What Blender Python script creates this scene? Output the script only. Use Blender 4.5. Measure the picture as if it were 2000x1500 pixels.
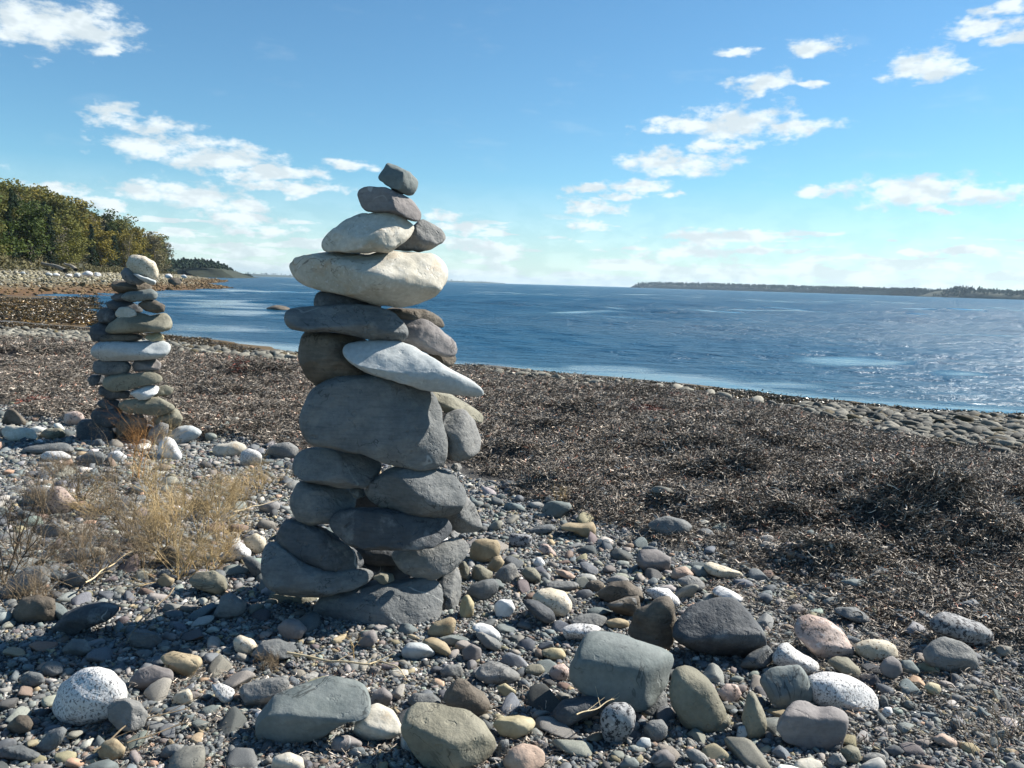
import bpy, bmesh, math, random
import numpy as np
from mathutils import Matrix, Vector
R_ = math.radians
scene = bpy.context.scene
for o in list(bpy.data.objects): bpy.data.objects.remove(o)
C = scene.collection
cy = scene.cycles; cy.max_bounces = 4; cy.diffuse_bounces = 1; cy.glossy_bounces = 2; cy.transmission_bounces = 2; cy.volume_bounces = 0; cy.transparent_max_bounces = 4
cy.use_adaptive_sampling = True; cy.adaptive_threshold = 0.02

# ---------------------------------------------------------------- camera
H, FPX, CXP, CYP = 1.25, 1600.0, 1000.0, 750.0
PITCH, ROLL = math.atan(196/1600), math.atan(0.029)
Fw = np.array([0, math.cos(PITCH), -math.sin(PITCH)])
U0 = np.array([0, math.sin(PITCH), math.cos(PITCH)]); R0 = np.array([1.0, 0, 0])
Rt = R0*math.cos(ROLL)+U0*math.sin(ROLL); Up = U0*math.cos(ROLL)-R0*math.sin(ROLL)
CAM = np.array([0, 0, H])
cd = bpy.data.cameras.new('camera'); cam = bpy.data.objects.new('camera', cd); C.objects.link(cam)
cd.sensor_width = 36; cd.sensor_fit = 'HORIZONTAL'; cd.lens = 36*FPX/2000
cd.clip_start = 0.05; cd.clip_end = 40000
cam.matrix_world = Matrix(((Rt[0], Up[0], -Fw[0], CAM[0]), (Rt[1], Up[1], -Fw[1], CAM[1]), (Rt[2], Up[2], -Fw[2], CAM[2]), (0, 0, 0, 1)))
scene.camera = cam
def ray(px, py): return Fw*FPX + Rt*(px-CXP) - Up*(py-CYP)
def on_z(px, py, z):
    d = ray(px, py); return CAM + d*((z-H)/d[2])
def project(P):
    d = np.asarray(P)-CAM; w = d@Fw
    return CXP+FPX*(d@Rt)/w, CYP-FPX*(d@Up)/w, w

# ---------------------------------------------------------------- light, sky, exposure
SUN_AZ, SUN_EL = R_(67), R_(40)      # azimuth clockwise from +Y
SKY_STRENGTH, SUN_STRENGTH, EXPOSURE = 0.062, 5.0, 1.0
SKY_TINT = (0.73, 1.05, 1.11)
sun_dir = Vector((math.sin(SUN_AZ)*math.cos(SUN_EL), math.cos(SUN_AZ)*math.cos(SUN_EL), math.sin(SUN_EL)))
ld = bpy.data.lights.new('sun', 'SUN'); ld.energy = SUN_STRENGTH; ld.angle = R_(0.55); ld.color = (1.0, 0.95, 0.86)
sun = bpy.data.objects.new('sun', ld); C.objects.link(sun); sun.location = (20, 5, 30)
sun.rotation_euler = sun_dir.to_track_quat('Z', 'Y').to_euler()
vs = scene.view_settings; scene.display_settings.display_device = 'sRGB'
vs.view_transform = 'Standard'; vs.look = 'None'; vs.exposure = EXPOSURE; vs.gamma = 1; vs.use_curve_mapping = False

class NT:
    def __init__(s, tree): s.t = tree; s.n = tree.nodes; s.l = tree.links
    def node(s, typ, **kw):
        n = s.n.new(typ)
        for k, v in kw.items(): setattr(n, k, v)
        return n
    def put(s, sock, v):
        if isinstance(v, bpy.types.NodeSocket): s.l.new(v, sock)
        elif v is not None: sock.default_value = v
    def m(s, op, a, b=None, c=None, clamp=False):
        n = s.node('ShaderNodeMath', operation=op, use_clamp=clamp)
        for i, v in enumerate((a, b, c)): s.put(n.inputs[i], v)
        return n.outputs[0]
    def v(s, op, a, b=None):
        n = s.node('ShaderNodeVectorMath', operation=op)
        s.put(n.inputs[0], a); s.put(n.inputs[1], b)
        return n.outputs['Value'] if op in ('LENGTH', 'DOT_PRODUCT') else n.outputs[0]
    def noise(s, vec, scale, detail=4, rough=0.55, dist=0.0, col=False, dim='3D'):
        n = s.node('ShaderNodeTexNoise', noise_dimensions=dim); s.put(n.inputs['Vector'], vec)
        n.inputs['Scale'].default_value = scale; n.inputs['Detail'].default_value = detail
        n.inputs['Roughness'].default_value = rough; n.inputs['Distortion'].default_value = dist
        return n.outputs['Color' if col else 'Fac']
    def ss(s, x, a, b):
        n = s.node('ShaderNodeMapRange', interpolation_type='SMOOTHSTEP')
        s.put(n.inputs[0], x); n.inputs[1].default_value = a; n.inputs[2].default_value = b
        return n.outputs[0]
    def lin(s, x, a, b, c, d):
        n = s.node('ShaderNodeMapRange'); s.put(n.inputs[0], x)
        for i, q in enumerate((a, b, c, d)): n.inputs[i+1].default_value = q
        return n.outputs[0]
    def mix(s, f, a, b, mode='MIX'):
        n = s.node('ShaderNodeMix', data_type='RGBA', blend_type=mode)
        s.put(n.inputs[0], f); s.put(n.inputs[6], rgba(a)); s.put(n.inputs[7], rgba(b))
        return n.outputs[2]
    def ramp(s, f, stops, interp='LINEAR'):
        n = s.node('ShaderNodeValToRGB'); s.put(n.inputs[0], f); e = n.color_ramp.elements
        n.color_ramp.interpolation = interp
        while len(e) < len(stops): e.new(0.5)
        for k, (p, c) in zip(e, stops): k.position = p; k.color = rgba(c)
        return n.outputs[0]
def rgba(c):
    if isinstance(c, (tuple, list)) and len(c) == 3: return (*c, 1)
    return c

world = bpy.data.worlds.new('World'); scene.world = world; world.use_nodes = True
def build_world():
    t = NT(world.node_tree); t.n.clear()
    out = t.node('ShaderNodeOutputWorld'); bg = t.node('ShaderNodeBackground'); t.l.new(bg.outputs[0], out.inputs[0])
    sky = t.node('ShaderNodeTexSky', sky_type='NISHITA'); sky.sun_disc = False
    sky.sun_elevation = SUN_EL; sky.sun_rotation = SUN_AZ
    sky.altitude = 0; sky.air_density = 1.0; sky.dust_density = 0.0; sky.ozone_density = 3.5
    d = t.node('ShaderNodeTexCoord').outputs['Generated']
    sx = t.node('ShaderNodeSeparateXYZ'); t.l.new(d, sx.inputs[0])
    az = t.m('ARCTAN2', sx.outputs[0], sx.outputs[1]); el = t.m('ARCSINE', sx.outputs[2])
    uv = t.node('ShaderNodeCombineXYZ'); t.l.new(az, uv.inputs[0]); t.l.new(el, uv.inputs[1])
    st = t.v('MULTIPLY', uv.outputs[0], (1.0, 2.1, 1.0))
    warp = t.v('SUBTRACT', t.noise(st, 22, 3, 0.6, col=True, dim='2D'), (0.5, 0.5, 0.5))
    p = t.v('ADD', uv.outputs[0], t.v('MULTIPLY', warp, (0.045, 0.02, 0.0)))
    blobs = [(60, 45, 150, 55), (170, 55, 110, 45), (205, 98, 30, 12), (-120, 60, 120, 50),
      (218, 226, 52, 24), (310, 246, 85, 16), (290, 288, 105, 26), (420, 308, 150, 32), (520, 336, 125, 20), (680, 324, 50, 11),
      (360, 380, 160, 30), (575, 368, 115, 15), (430, 402, 130, 26), (480, 428, 80, 22), (110, 372, 60, 18), (205, 398, 55, 26), (350, 457, 36, 12),
      (870, 425, 36, 18), (905, 448, 72, 15), (960, 482, 100, 15), (520, 452, 90, 13), (-150, 330, 170, 30),
      (1595, 90, 62, 22), (1810, 130, 90, 32), (1910, 52, 75, 18), (1975, 72, 55, 20), (1965, 12, 60, 15), (2150, 40, 120, 26),
      (1485, 162, 58, 24), (1580, 167, 32, 9), (1350, 245, 90, 26), (1450, 240, 120, 38), (1540, 250, 90, 18), (1405, 286, 76, 13), (1320, 318, 115, 25),
      (1145, 370, 50, 11), (1240, 362, 70, 13), (1215, 383, 42, 10), (1150, 406, 80, 18), (1150, 440, 52, 14), (1312, 378, 24, 9),
      (1590, 375, 56, 12), (1790, 375, 170, 36), (1930, 382, 130, 22), (1840, 412, 42, 10), (2200, 380, 160, 30),
      (1410, 462, 125, 17), (1240, 481, 46, 8), (1470, 485, 62, 10), (1340, 496, 140, 14), (1890, 492, 70, 10), (1790, 497, 50, 8),
      (1075, 465, 34, 7), (1435, 100, 40, 10)]
    def azel(px, py):
        r = ray(px, py); r = r/np.linalg.norm(r); return math.atan2(r[0], r[1]), math.asin(r[2])
    items = []
    for (x, y, a, b) in blobs:
        u0, v0 = azel(x, y); u1, _ = azel(x+a, y); _, v1 = azel(x, y-b)
        items.append((u0, v0, abs(u1-u0), abs(v1-v0)))
    best = None
    for (u0, v0, a, b) in items:
        q = t.v('LENGTH', t.v('MULTIPLY', t.v('SUBTRACT', p, (u0, v0, 0)), (1/a, 1/b, 0)))
        best = q if best is None else t.m('MINIMUM', best, q)
    fb = t.noise(st, 34, 5, 0.62, dim='2D')
    val = t.m('ADD', t.m('SUBTRACT', 1.16, best), t.m('MULTIPLY', t.m('SUBTRACT', fb, 0.5), 2.1))
    dens = t.ss(val, -0.05, 0.85)
    def bank():                                           # low bank of distant cloud along the horizon
        st2 = t.v('MULTIPLY', uv.outputs[0], (1.0, 6.5, 1.0)); hb = t.noise(st2, 11, 5, 0.6, dim='2D')
        return t.m('MULTIPLY', t.ss(t.m('SUBTRACT', 0.1, el), 0.0, 0.04), t.ss(t.m('ADD', hb, t.lin(el, 0.0, 0.1, 0.17, -0.13)), 0.50, 0.62))
    wisp = t.m('MULTIPLY', t.ss(t.noise(t.v('MULTIPLY', uv.outputs[0], (1, 3.5, 1)), 9, 4, 0.6, dim='2D'), 0.58, 0.82), 0.1)
    dens = t.m('MULTIPLY', t.m('MAXIMUM', t.m('MAXIMUM', dens, t.m('MAXIMUM', t.m('MULTIPLY', bank(), 0.9), t.m('MULTIPLY', t.lin(el, 0.0, 0.12, 1.0, 0.0), 0.62))), wisp), 0.95)
    shade = t.noise(t.v('ADD', st, (0.0, 0.012, 0.0)), 26, 3, 0.55, dim='2D')
    ccol = t.mix(t.ss(shade, 0.36, 0.62), CLOUD_DARK, CLOUD)
    skyc = t.mix(1.0, sky.outputs[0], tuple(SKY_STRENGTH*c for c in SKY_TINT), 'MULTIPLY')
    bg.inputs['Strength'].default_value = 1.0; t.l.new(t.mix(dens, skyc, ccol), bg.inputs['Color'])
    # the rest of the sky: the same scattered cloud, drawn from one noise field
    g = t.m('MULTIPLY', t.ss(t.noise(st, 5.5, 6, 0.6, dim='2D'), 0.645, 0.76), 0.95)
    g = t.m('MAXIMUM', g, t.m('MULTIPLY', t.lin(el, 0.0, 0.085, 1.0, 0.0), 0.6))
    bg2 = t.node('ShaderNodeBackground'); t.l.new(t.mix(g, skyc, CLOUD), bg2.inputs['Color'])
    win = t.m('MULTIPLY', t.m('LESS_THAN', t.m('ABSOLUTE', az), 0.76), t.m('LESS_THAN', el, 0.44))
    mx = t.node('ShaderNodeMixShader'); t.l.new(win, mx.inputs[0]); t.l.new(bg2.outputs[0], mx.inputs[1]); t.l.new(bg.outputs[0], mx.inputs[2]); t.l.new(mx.outputs[0], out.inputs[0])
    world.cycles.sampling_method = 'MANUAL'; world.cycles.sample_map_resolution = 512
CLOUD, CLOUD_DARK = (0.48, 0.525, 0.54), (0.375, 0.425, 0.45)
build_world()

# ---------------------------------------------------------------- numpy helpers
def wob(P, seed, freq, n=9):
    rg = np.random.default_rng(seed); K = rg.normal(size=(n, P.shape[1]))*freq; ph = rg.uniform(0, 6.28, n)
    return np.sin(P@K.T+ph).sum(1)/math.sqrt(n)
def smooth(a, b, x):
    t = np.clip((x-a)/(b-a), 0, 1); return t*t*(3-2*t)
def poly_sd(P, poly):
    """signed distance to a closed polygon, positive inside"""
    P = np.asarray(P, float); poly = np.asarray(poly, float); d = np.full(len(P), 1e9); ins = np.zeros(len(P), bool)
    for i in range(len(poly)):
        a, b = poly[i], poly[(i+1) % len(poly)]; e = b-a; w = P-a
        t = np.clip((w@e)/(e@e), 0, 1); d = np.minimum(d, np.hypot(*(w-t[:, None]*e).T))
        c = (a[1] <= P[:, 1]) != (b[1] <= P[:, 1])
        with np.errstate(divide='ignore', invalid='ignore'):
            xs = a[0]+(P[:, 1]-a[1])/(b[1]-a[1])*e[0]
        ins ^= c & (P[:, 0] < xs)
    return np.where(ins, d, -d)

WATER = -0.5
shore_px = [(2000, 812), (1850, 803), (1700, 790), (1600, 780), (1500, 770), (1400, 757), (1300, 745), (1200, 737), (1100, 730), (1000, 719),
            (900, 713), (700, 700), (580, 690), (500, 676), (400, 662), (330, 655), (250, 648), (170, 640), (80, 632), (0, 628)]
near_land = [(30, 6.5), (16, 9.5)] + [tuple(on_z(x, y, WATER)[:2]) for x, y in shore_px] + [(-24, 28), (-45, 27), (-90, 24), (-90, -12), (30, -12)]
def base_z(P):
    s = poly_sd(P, near_land); t = np.clip(s/8, 0, 1)
    z = np.where(s > 0, WATER+0.5*t*(2-t), WATER+0.05*s)
    flat = smooth(-0.47, -0.53, P[:, 0]/np.maximum(P[:, 1], 1))*(s < 0)       # weedy shallows of the cove
    z = np.where(s < 0, z*(1-flat)+flat*(WATER+.018+0.03*wob(P*np.array([.35, 1.0]), 41, 0.8)), z)
    return np.maximum(z, -2.2)
def hit(px, py, fn=None):
    fn = fn or base_z; d = ray(px, py); d = d/np.linalg.norm(d)
    if d[2] >= -1e-3: d = d*1.0; d[2] = -1e-3
    ts = np.concatenate([np.arange(1.0, 12, .03), np.arange(12, 80, .2)]); Q = CAM+ts[:, None]*d
    dz = Q[:, 2]-fn(Q[:, :2]); k = np.argmax(dz < 0)
    if k == 0: return Q[-1]
    f = dz[k-1]/(dz[k-1]-dz[k]); return Q[k-1]+(Q[k]-Q[k-1])*f
def world_poly(pts): return np.array([hit(x, y)[:2] for x, y in pts])

weed_poly = world_poly([(2700, 1330), (2100, 1290), (1950, 1270), (1800, 1240), (1650, 1210), (1520, 1165), (1440, 1130), (1330, 1095), (1230, 1075), (1150, 1030),
    (1050, 1000), (980, 945), (930, 915), (800, 900), (640, 890), (560, 860), (430, 850), (340, 850), (160, 810), (60, 790), (-150, 785), (-800, 770), (-800, 655), (0, 668),
    (170, 672), (330, 690), (450, 700), (580, 712), (700, 718), (900, 725), (1000, 735), (1200, 750), (1400, 778), (1530, 800), (1650, 836), (1800, 864), (2000, 888), (2700, 950)])
def weed_mask(P): return smooth(-0.22, 0.22, poly_sd(P, weed_poly)+0.16*wob(P, 7, 2.2))
# humps of piled weed: (pixel, size along, size across, height, yaw)
humps = []
for (px, py, a, b, h, yaw) in [(1740, 1010, .6, .24, .17, -35), (1850, 1060, .45, .2, .14, -30), (1780, 1050, .6, .2, .16, -12), (1950, 1100, .7, .22, .16, -25), (1600, 1110, .4, .15, .1, -20),
        (1400, 905, .45, .22, .14, -25), (1440, 945, .4, .16, .12, -10), (1130, 815, .5, .25, .13, -30), (1230, 780, .5, .3, .14, -20), (1450, 840, .5, .2, .1, -25),
        (1000, 905, .35, .16, .1, -20), (1080, 960, .3, .12, .07, -10), (480, 735, .7, .3, .15, -10), (430, 775, .5, .25, .1, -5),
        (60, 700, 1.1, .4, .14, -10), (1330, 860, .5, .2, .08, -30), (1900, 960, .5, .16, .07, -25), (1650, 1010, .5, .18, .1, -20), (1330, 1000, .35, .14, .07, -20),
        (1480, 1030, .45, .15, .1, -25), (1960, 1000, .5, .2, .12, -20), (1200, 880, .4, .15, .08, -20), (1500, 880, .5, .18, .09, -20), (1080, 850, .4, .15, .08, -20)]:
    g = hit(px, py); humps.append((g[0], g[1], a, b, h, R_(yaw)))
def ground_z(P):
    P = np.asarray(P, float); z = base_z(P); m = weed_mask(P)
    q = 0.02*wob(P, 3, 2.6)+0.016*wob(P, 4, 6.0)+0.035
    for (x, y, a, b, h, w) in humps:
        dx, dy = P[:, 0]-x, P[:, 1]-y; u = dx*math.cos(w)+dy*math.sin(w); v = -dx*math.sin(w)+dy*math.cos(w)
        q = q+1.1*h*np.exp(-(u/(.72*a))**2-(v/(.72*b))**2)
    return z+m*q+(1-m)*0.012*wob(P, 5, 3.0)
def gz(x, y): return float(ground_z(np.array([[x, y]]))[0])

def mesh_np(name, V, Fc, mat=None, smooth_=True, tint=None):
    me = bpy.data.meshes.new(name); V = np.asarray(V, np.float32); Fc = np.asarray(Fc, np.int32); k = Fc.shape[1]
    me.vertices.add(len(V)); me.vertices.foreach_set('co', V.ravel())
    me.loops.add(Fc.size); me.loops.foreach_set('vertex_index', Fc.ravel())
    me.polygons.add(len(Fc)); me.polygons.foreach_set('loop_start', np.arange(0, Fc.size, k, dtype=np.int32))
    me.polygons.foreach_set('use_smooth', np.full(len(Fc), smooth_))
    if tint is not None:
        a = me.attributes.new('tint', 'FLOAT_COLOR', 'POINT'); a.data.foreach_set('color', np.asarray(tint, np.float32).ravel())
    me.update(calc_edges=True)
    if mat: me.materials.append(mat)
    return me
def link(name, me, parent=None, loc=None, **tags):
    o = bpy.data.objects.new(name, me); C.objects.link(o)
    if parent: o.parent = parent
    if loc is not None: o.location = loc
    for k, v in tags.items(): o[k] = v
    return o
def empty(name, loc, **tags): return link(name, None, None, loc, **tags)
def ico(sub):
    bm = bmesh.new(); bmesh.ops.create_icosphere(bm, subdivisions=sub, radius=1)
    V = np.array([v.co[:] for v in bm.verts]); Fc = np.array([[v.index for v in f.verts] for f in bm.faces]); bm.free(); return V, Fc
ICO = {k: ico(k) for k in (1, 2, 3, 4, 5)}
def tubes(segs, sides=4):
    """segs: (p0, p1, r0, r1) -> one mesh of tapered tubes"""
    p0 = np.array([s[0] for s in segs]); p1 = np.array([s[1] for s in segs]); r0 = np.array([s[2] for s in segs]); r1 = np.array([s[3] for s in segs])
    d = p1-p0; d /= np.linalg.norm(d, axis=1, keepdims=True)+1e-9
    a = np.cross(d, np.where(np.abs(d[:, 2:3]) > .9, [[1., 0, 0]], [[0, 0, 1.]])); a /= np.linalg.norm(a, axis=1, keepdims=True)+1e-9; b = np.cross(d, a)
    V = []; n = len(segs)
    for P, r in ((p0, r0), (p1, r1)):
        for k in range(sides):
            w = 2*math.pi*k/sides; V.append(P+(a*math.cos(w)+b*math.sin(w))*r[:, None])
    V = np.stack(V, 1).reshape(-1, 3); o = (np.arange(n)*2*sides)[:, None]
    Fc = np.concatenate([o+np.array([[k, (k+1) % sides, sides+(k+1) % sides, sides+k]]) for k in range(sides)])
    return V, Fc

# ---------------------------------------------------------------- materials
def new_mat(name):
    m = bpy.data.materials.new(name); m.use_nodes = True; t = NT(m.node_tree)
    return m, t, t.n['Principled BSDF']
def bump(t, b, h, strength, dist):
    n = t.node('ShaderNodeBump'); n.inputs['Strength'].default_value = strength; n.inputs['Distance'].default_value = dist
    t.l.new(h, n.inputs['Height']); t.l.new(n.outputs[0], b.inputs['Normal'])
def stone_mat(name, c1, c2, speck=None, bands=0.0, rough=0.8, bmp=0.5, size=1.0, blotch=None, source=None):
    m, t, b = new_mat(name); co = t.node('ShaderNodeTexCoord').outputs['Object']
    inf = t.node('ShaderNodeObjectInfo'); off = t.v('MULTIPLY', inf.outputs['Location'], (7.0, 5.0, 3.0)); p = t.v('ADD', co, off)
    big = t.noise(p, 7*size, 3, 0.6); fine = t.noise(p, 60*size, 4, 0.65)
    if source: base = source(t); col = t.mix(t.lin(big, .3, .7, 0, 1), t.mix(1, base, (0.78,)*3, 'MULTIPLY'), t.mix(1, base, (1.2,)*3, 'MULTIPLY'))
    else: col = t.mix(t.ss(big, 0.32, 0.68), c1, c2)
    col = t.mix(t.m('MULTIPLY', t.ss(fine, .35, .7), .45), col, t.mix(1, col, (0.62, 0.62, 0.62), 'MULTIPLY'))
    if bands:
        w = t.noise(t.v('MULTIPLY', p, (2.0, 3.0, 16.0)), 5*size, 5, 0.6, 0.6)
        col = t.mix(t.m('MULTIPLY', t.ss(w, .42, .66), bands), col, t.mix(1, col, (0.5, 0.52, 0.55), 'MULTIPLY'))
    rd = t.m('ABSOLUTE', t.m('SUBTRACT', t.noise(p, 5.5*size, 4, .6, .8), .5)); crack = t.m('MULTIPLY', t.ss(rd, .011, .002), t.ss(t.noise(p, 4*size, 2, .5), .5, .6))
    col = t.mix(t.m('MULTIPLY', crack, .75), col, t.mix(1, col, (.25, .25, .26), 'MULTIPLY'))
    if bands and not source:
     rv = t.m('ABSOLUTE', t.m('SUBTRACT', t.noise(t.v('ADD', p, (9., 4., 1.)), 3.2*size, 3, .5, .4), .5)); vein = t.m('MULTIPLY', t.ss(rv, .007, .002), t.ss(t.noise(p, 2.6*size, 1, .5), .6, .66))
     col = t.mix(t.m('MULTIPLY', vein, .35), col, (.6, .6, .57))
    if blotch: col = t.mix(t.m('MULTIPLY', t.ss(t.noise(p, 11*size, 6, .65), .54, .7), blotch[1]), col, blotch[0])
    if speck:
        sc, scale, lo, hi = speck
        col = t.mix(t.ss(t.noise(p, scale, 3, .7), lo, hi), col, sc)
        pale = t.ss(t.noise(t.v('ADD', p, (3., 1., 2.)), scale*.8, 3, .7), .58, .66)
        col = t.mix(t.m('MULTIPLY', pale, .3), col, (0.75, 0.74, 0.72))
    t.put(b.inputs['Base Color'], col); b.inputs['Roughness'].default_value = rough; b.inputs['Specular IOR Level'].default_value = 0.3
    pits = t.ss(t.noise(p, 28*size, 3, .5), .7, .62)
    h = t.m('ADD', t.noise(p, 25*size, 5, .65), t.m('MULTIPLY', pits, .35))
    bump(t, b, h, bmp, 0.012/size); return m
DK = (0.035, 0.035, 0.04)
STONE = {
 'slate': stone_mat('slate_stone', (.122, .13, .132), (.19, .195, .192), bands=.4, blotch=((.26, .25, .225), .5), bmp=1.0),
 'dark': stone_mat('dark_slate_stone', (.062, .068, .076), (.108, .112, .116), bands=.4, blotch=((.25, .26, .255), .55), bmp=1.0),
 'grey': stone_mat('grey_stone', (.16, .163, .158), (.235, .23, .22), bands=.2, blotch=((.36, .34, .3), .55), bmp=1.0),
 'pale': stone_mat('pale_blue_grey_stone', (.38, .41, .42), (.46, .48, .475), rough=.85, bmp=.35),
 'cream': stone_mat('cream_stone', (.42, .39, .32), (.55, .52, .45), speck=((.2, .13, .08), 75, .66, .74), blotch=((.4, .27, .15), .45), bmp=.4),
 'tan': stone_mat('tan_stone', (.27, .215, .135), (.4, .33, .22), blotch=((.2, .13, .07), .6)),
 'yellow': stone_mat('yellow_stone', (.36, .31, .19), (.47, .42, .29), blotch=((.35, .2, .08), .6)),
 'olive': stone_mat('olive_stone', (.175, .165, .125), (.255, .24, .185), bmp=.8),
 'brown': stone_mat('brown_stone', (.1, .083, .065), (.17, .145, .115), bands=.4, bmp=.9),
 'granite': stone_mat('white_granite', (.58, .57, .55), (.68, .67, .66), speck=((.13, .128, .13), 150, .5, .62), blotch=((.4, .37, .35), .6), bmp=.5),
 'granite_dark': stone_mat('dark_granite', (.2, .2, .2), (.33, .33, .33), speck=(DK, 70, .5, .58), bmp=.5),
 'granite_tan': stone_mat('tan_granite', (.45, .4, .3), (.56, .5, .4), speck=((.12, .08, .05), 90, .58, .64), bmp=.5),
 'granite_pink': stone_mat('pink_granite', (.4, .3, .255), (.49, .405, .36), speck=((.1, .08, .07), 60, .56, .62), bmp=.6),
 'pink': stone_mat('pink_stone', (.34, .245, .19), (.42, .32, .255)),
 'teal': stone_mat('green_grey_stone', (.14, .162, .157), (.205, .224, .215), bmp=.4),
 'purple': stone_mat('purple_grey_stone', (.17, .155, .15), (.25, .23, .222), bands=.2),
 'white': stone_mat('white_stone', (.58, .58, .57), (.7, .7, .69), bmp=.4),
}
pebble_mat = stone_mat('pebble_stone', DK, DK, size=2.2, bmp=.4, source=lambda t: t.node('ShaderNodeAttribute', attribute_name='tint').outputs['Color'])
pebble_mat_i = stone_mat('pebble_stone_grain', DK, DK, size=2.2, bmp=.4, source=lambda t: t.node('ShaderNodeObjectInfo').outputs['Color'])
inst_stone_mat = stone_mat('gravel_stone', DK, DK, size=1.5, bmp=.3, source=lambda t: t.node('ShaderNodeAttribute', attribute_name='tint', attribute_type='INSTANCER').outputs['Color'])

def simple_mat(name, c1, c2, scale=8, rough=.9, spec=.3, translucent=0, attr=None):
    m, t, b = new_mat(name); co = t.node('ShaderNodeTexCoord').outputs['Object']
    inf = t.node('ShaderNodeObjectInfo')
    f = t.noise(co, scale, 5, .65)
    col = t.mix(t.ss(f, .3, .7), c1, c2)
    if attr: col = t.mix(1, col, t.node('ShaderNodeAttribute', attribute_name='tint', attribute_type=attr).outputs['Color'], 'MULTIPLY')
    else: col = t.mix(1, col, t.mix(inf.outputs['Random'], (.75, .75, .75), (1.25, 1.2, 1.15)), 'MULTIPLY')
    t.put(b.inputs['Base Color'], col); b.inputs['Roughness'].default_value = rough; b.inputs['Specular IOR Level'].default_value = spec
    if translucent:
        tr = t.node('ShaderNodeBsdfTranslucent'); t.put(tr.inputs[0], col); mx = t.node('ShaderNodeMixShader'); mx.inputs[0].default_value = translucent
        t.l.new(b.outputs[0], mx.inputs[1]); t.l.new(tr.outputs[0], mx.inputs[2]); t.l.new(mx.outputs[0], t.n['Material Output'].inputs[0])
    return m

# ---------------------------------------------------------------- ground, water, far shore
def ground_material():
    m, t, b = new_mat('shingle_ground'); co = t.node('ShaderNodeTexCoord').outputs['Object']
    f = t.noise(co, 45, 8, .7); g = t.noise(co, 3, 5, .6)
    col = t.mix(t.ss(f, .35, .68), (.028, .026, .024), (.13, .125, .115))
    weed = t.node('ShaderNodeAttribute', attribute_name='weed').outputs['Fac']
    wet = t.node('ShaderNodeAttribute', attribute_name='wet').outputs['Fac']
    col = t.mix(weed, col, t.mix(f, (.018, .014, .012), (.055, .045, .038)))
    col = t.mix(wet, col, t.mix(t.ss(f, .35, .7), (.05, .032, .012), (.16, .1, .035)))
    t.put(b.inputs['Base Color'], col); b.inputs['Roughness'].default_value = .85
    bump(t, b, t.noise(co, 60, 8, .7), .9, .02); return m
def grid_mesh(name, xs, ys, fn, mat):
    X, Y = np.meshgrid(xs, ys); P = np.stack([X.ravel(), Y.ravel()], 1); z = fn(P); nx, ny = len(xs), len(ys)
    i = (np.arange(ny-1)[:, None]*nx+np.arange(nx-1)[None]).ravel()
    return mesh_np(name, np.column_stack([P, z]), np.stack([i, i+1, i+nx+1, i+nx], 1), mat), P, z
xs = np.concatenate([np.arange(-60, -8, .5), np.arange(-8, 9, .09), np.arange(9, 30, .5)])
ys = np.concatenate([np.arange(-10, 1, .5), np.arange(1, 13, .09), np.arange(13, 60, .3)])
gm, GP, GZ = grid_mesh('beach_ground', xs, ys, ground_z, ground_material())
def fattr(me, name, vals):
    a = me.attributes.new(name, 'FLOAT', 'POINT'); a.data.foreach_set('value', np.asarray(vals, np.float32))
fattr(gm, 'weed', weed_mask(GP)); fattr(gm, 'wet', smooth(-.36, -.44, GZ))
link('beach_ground', gm, kind='structure')

WSPEC, WBUMP = .32, .6
def water_material():
    m, t, b = new_mat('sea_water'); co = t.node('ShaderNodeTexCoord').outputs['Object']
    sh = t.node('ShaderNodeAttribute', attribute_name='calm').outputs['Fac']
    w1 = t.noise(t.v('MULTIPLY', co, (.55, 1.2, 1)), 1.6, 5, .6, .3); w2 = t.noise(t.v('MULTIPLY', co, (.7, 1.3, 1)), 7, 4, .6)
    gust = t.noise(t.v('MULTIPLY', co, (.012, .05, 1)), 1.0, 5, .6)
    slick = t.m('MAXIMUM', t.ss(t.noise(t.v('MULTIPLY', co, (.045, .14, 1)), 1.0, 4, .55), .60, .68), sh)
    h = t.m('ADD', t.m('MULTIPLY', w1, 1.0), t.m('MULTIPLY', w2, .25))
    bn = t.node('ShaderNodeBump'); bn.inputs['Distance'].default_value = WBUMP
    t.put(bn.inputs['Strength'], t.m('MULTIPLY', t.lin(gust, .3, .7, .55, 1.0), t.lin(slick, 0, 1, 1.0, .05))); t.l.new(h, bn.inputs['Height'])
    t.l.new(bn.outputs[0], b.inputs['Normal'])
    t.put(b.inputs['Base Color'], (.009, .056, .108, 1)); t.put(b.inputs['Roughness'], t.lin(slick, 0, 1, .32, .06)); b.inputs['IOR'].default_value = 1.333; t.put(b.inputs['Specular IOR Level'], t.lin(slick, 0, 1, WSPEC, .5))
    return m
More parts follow.
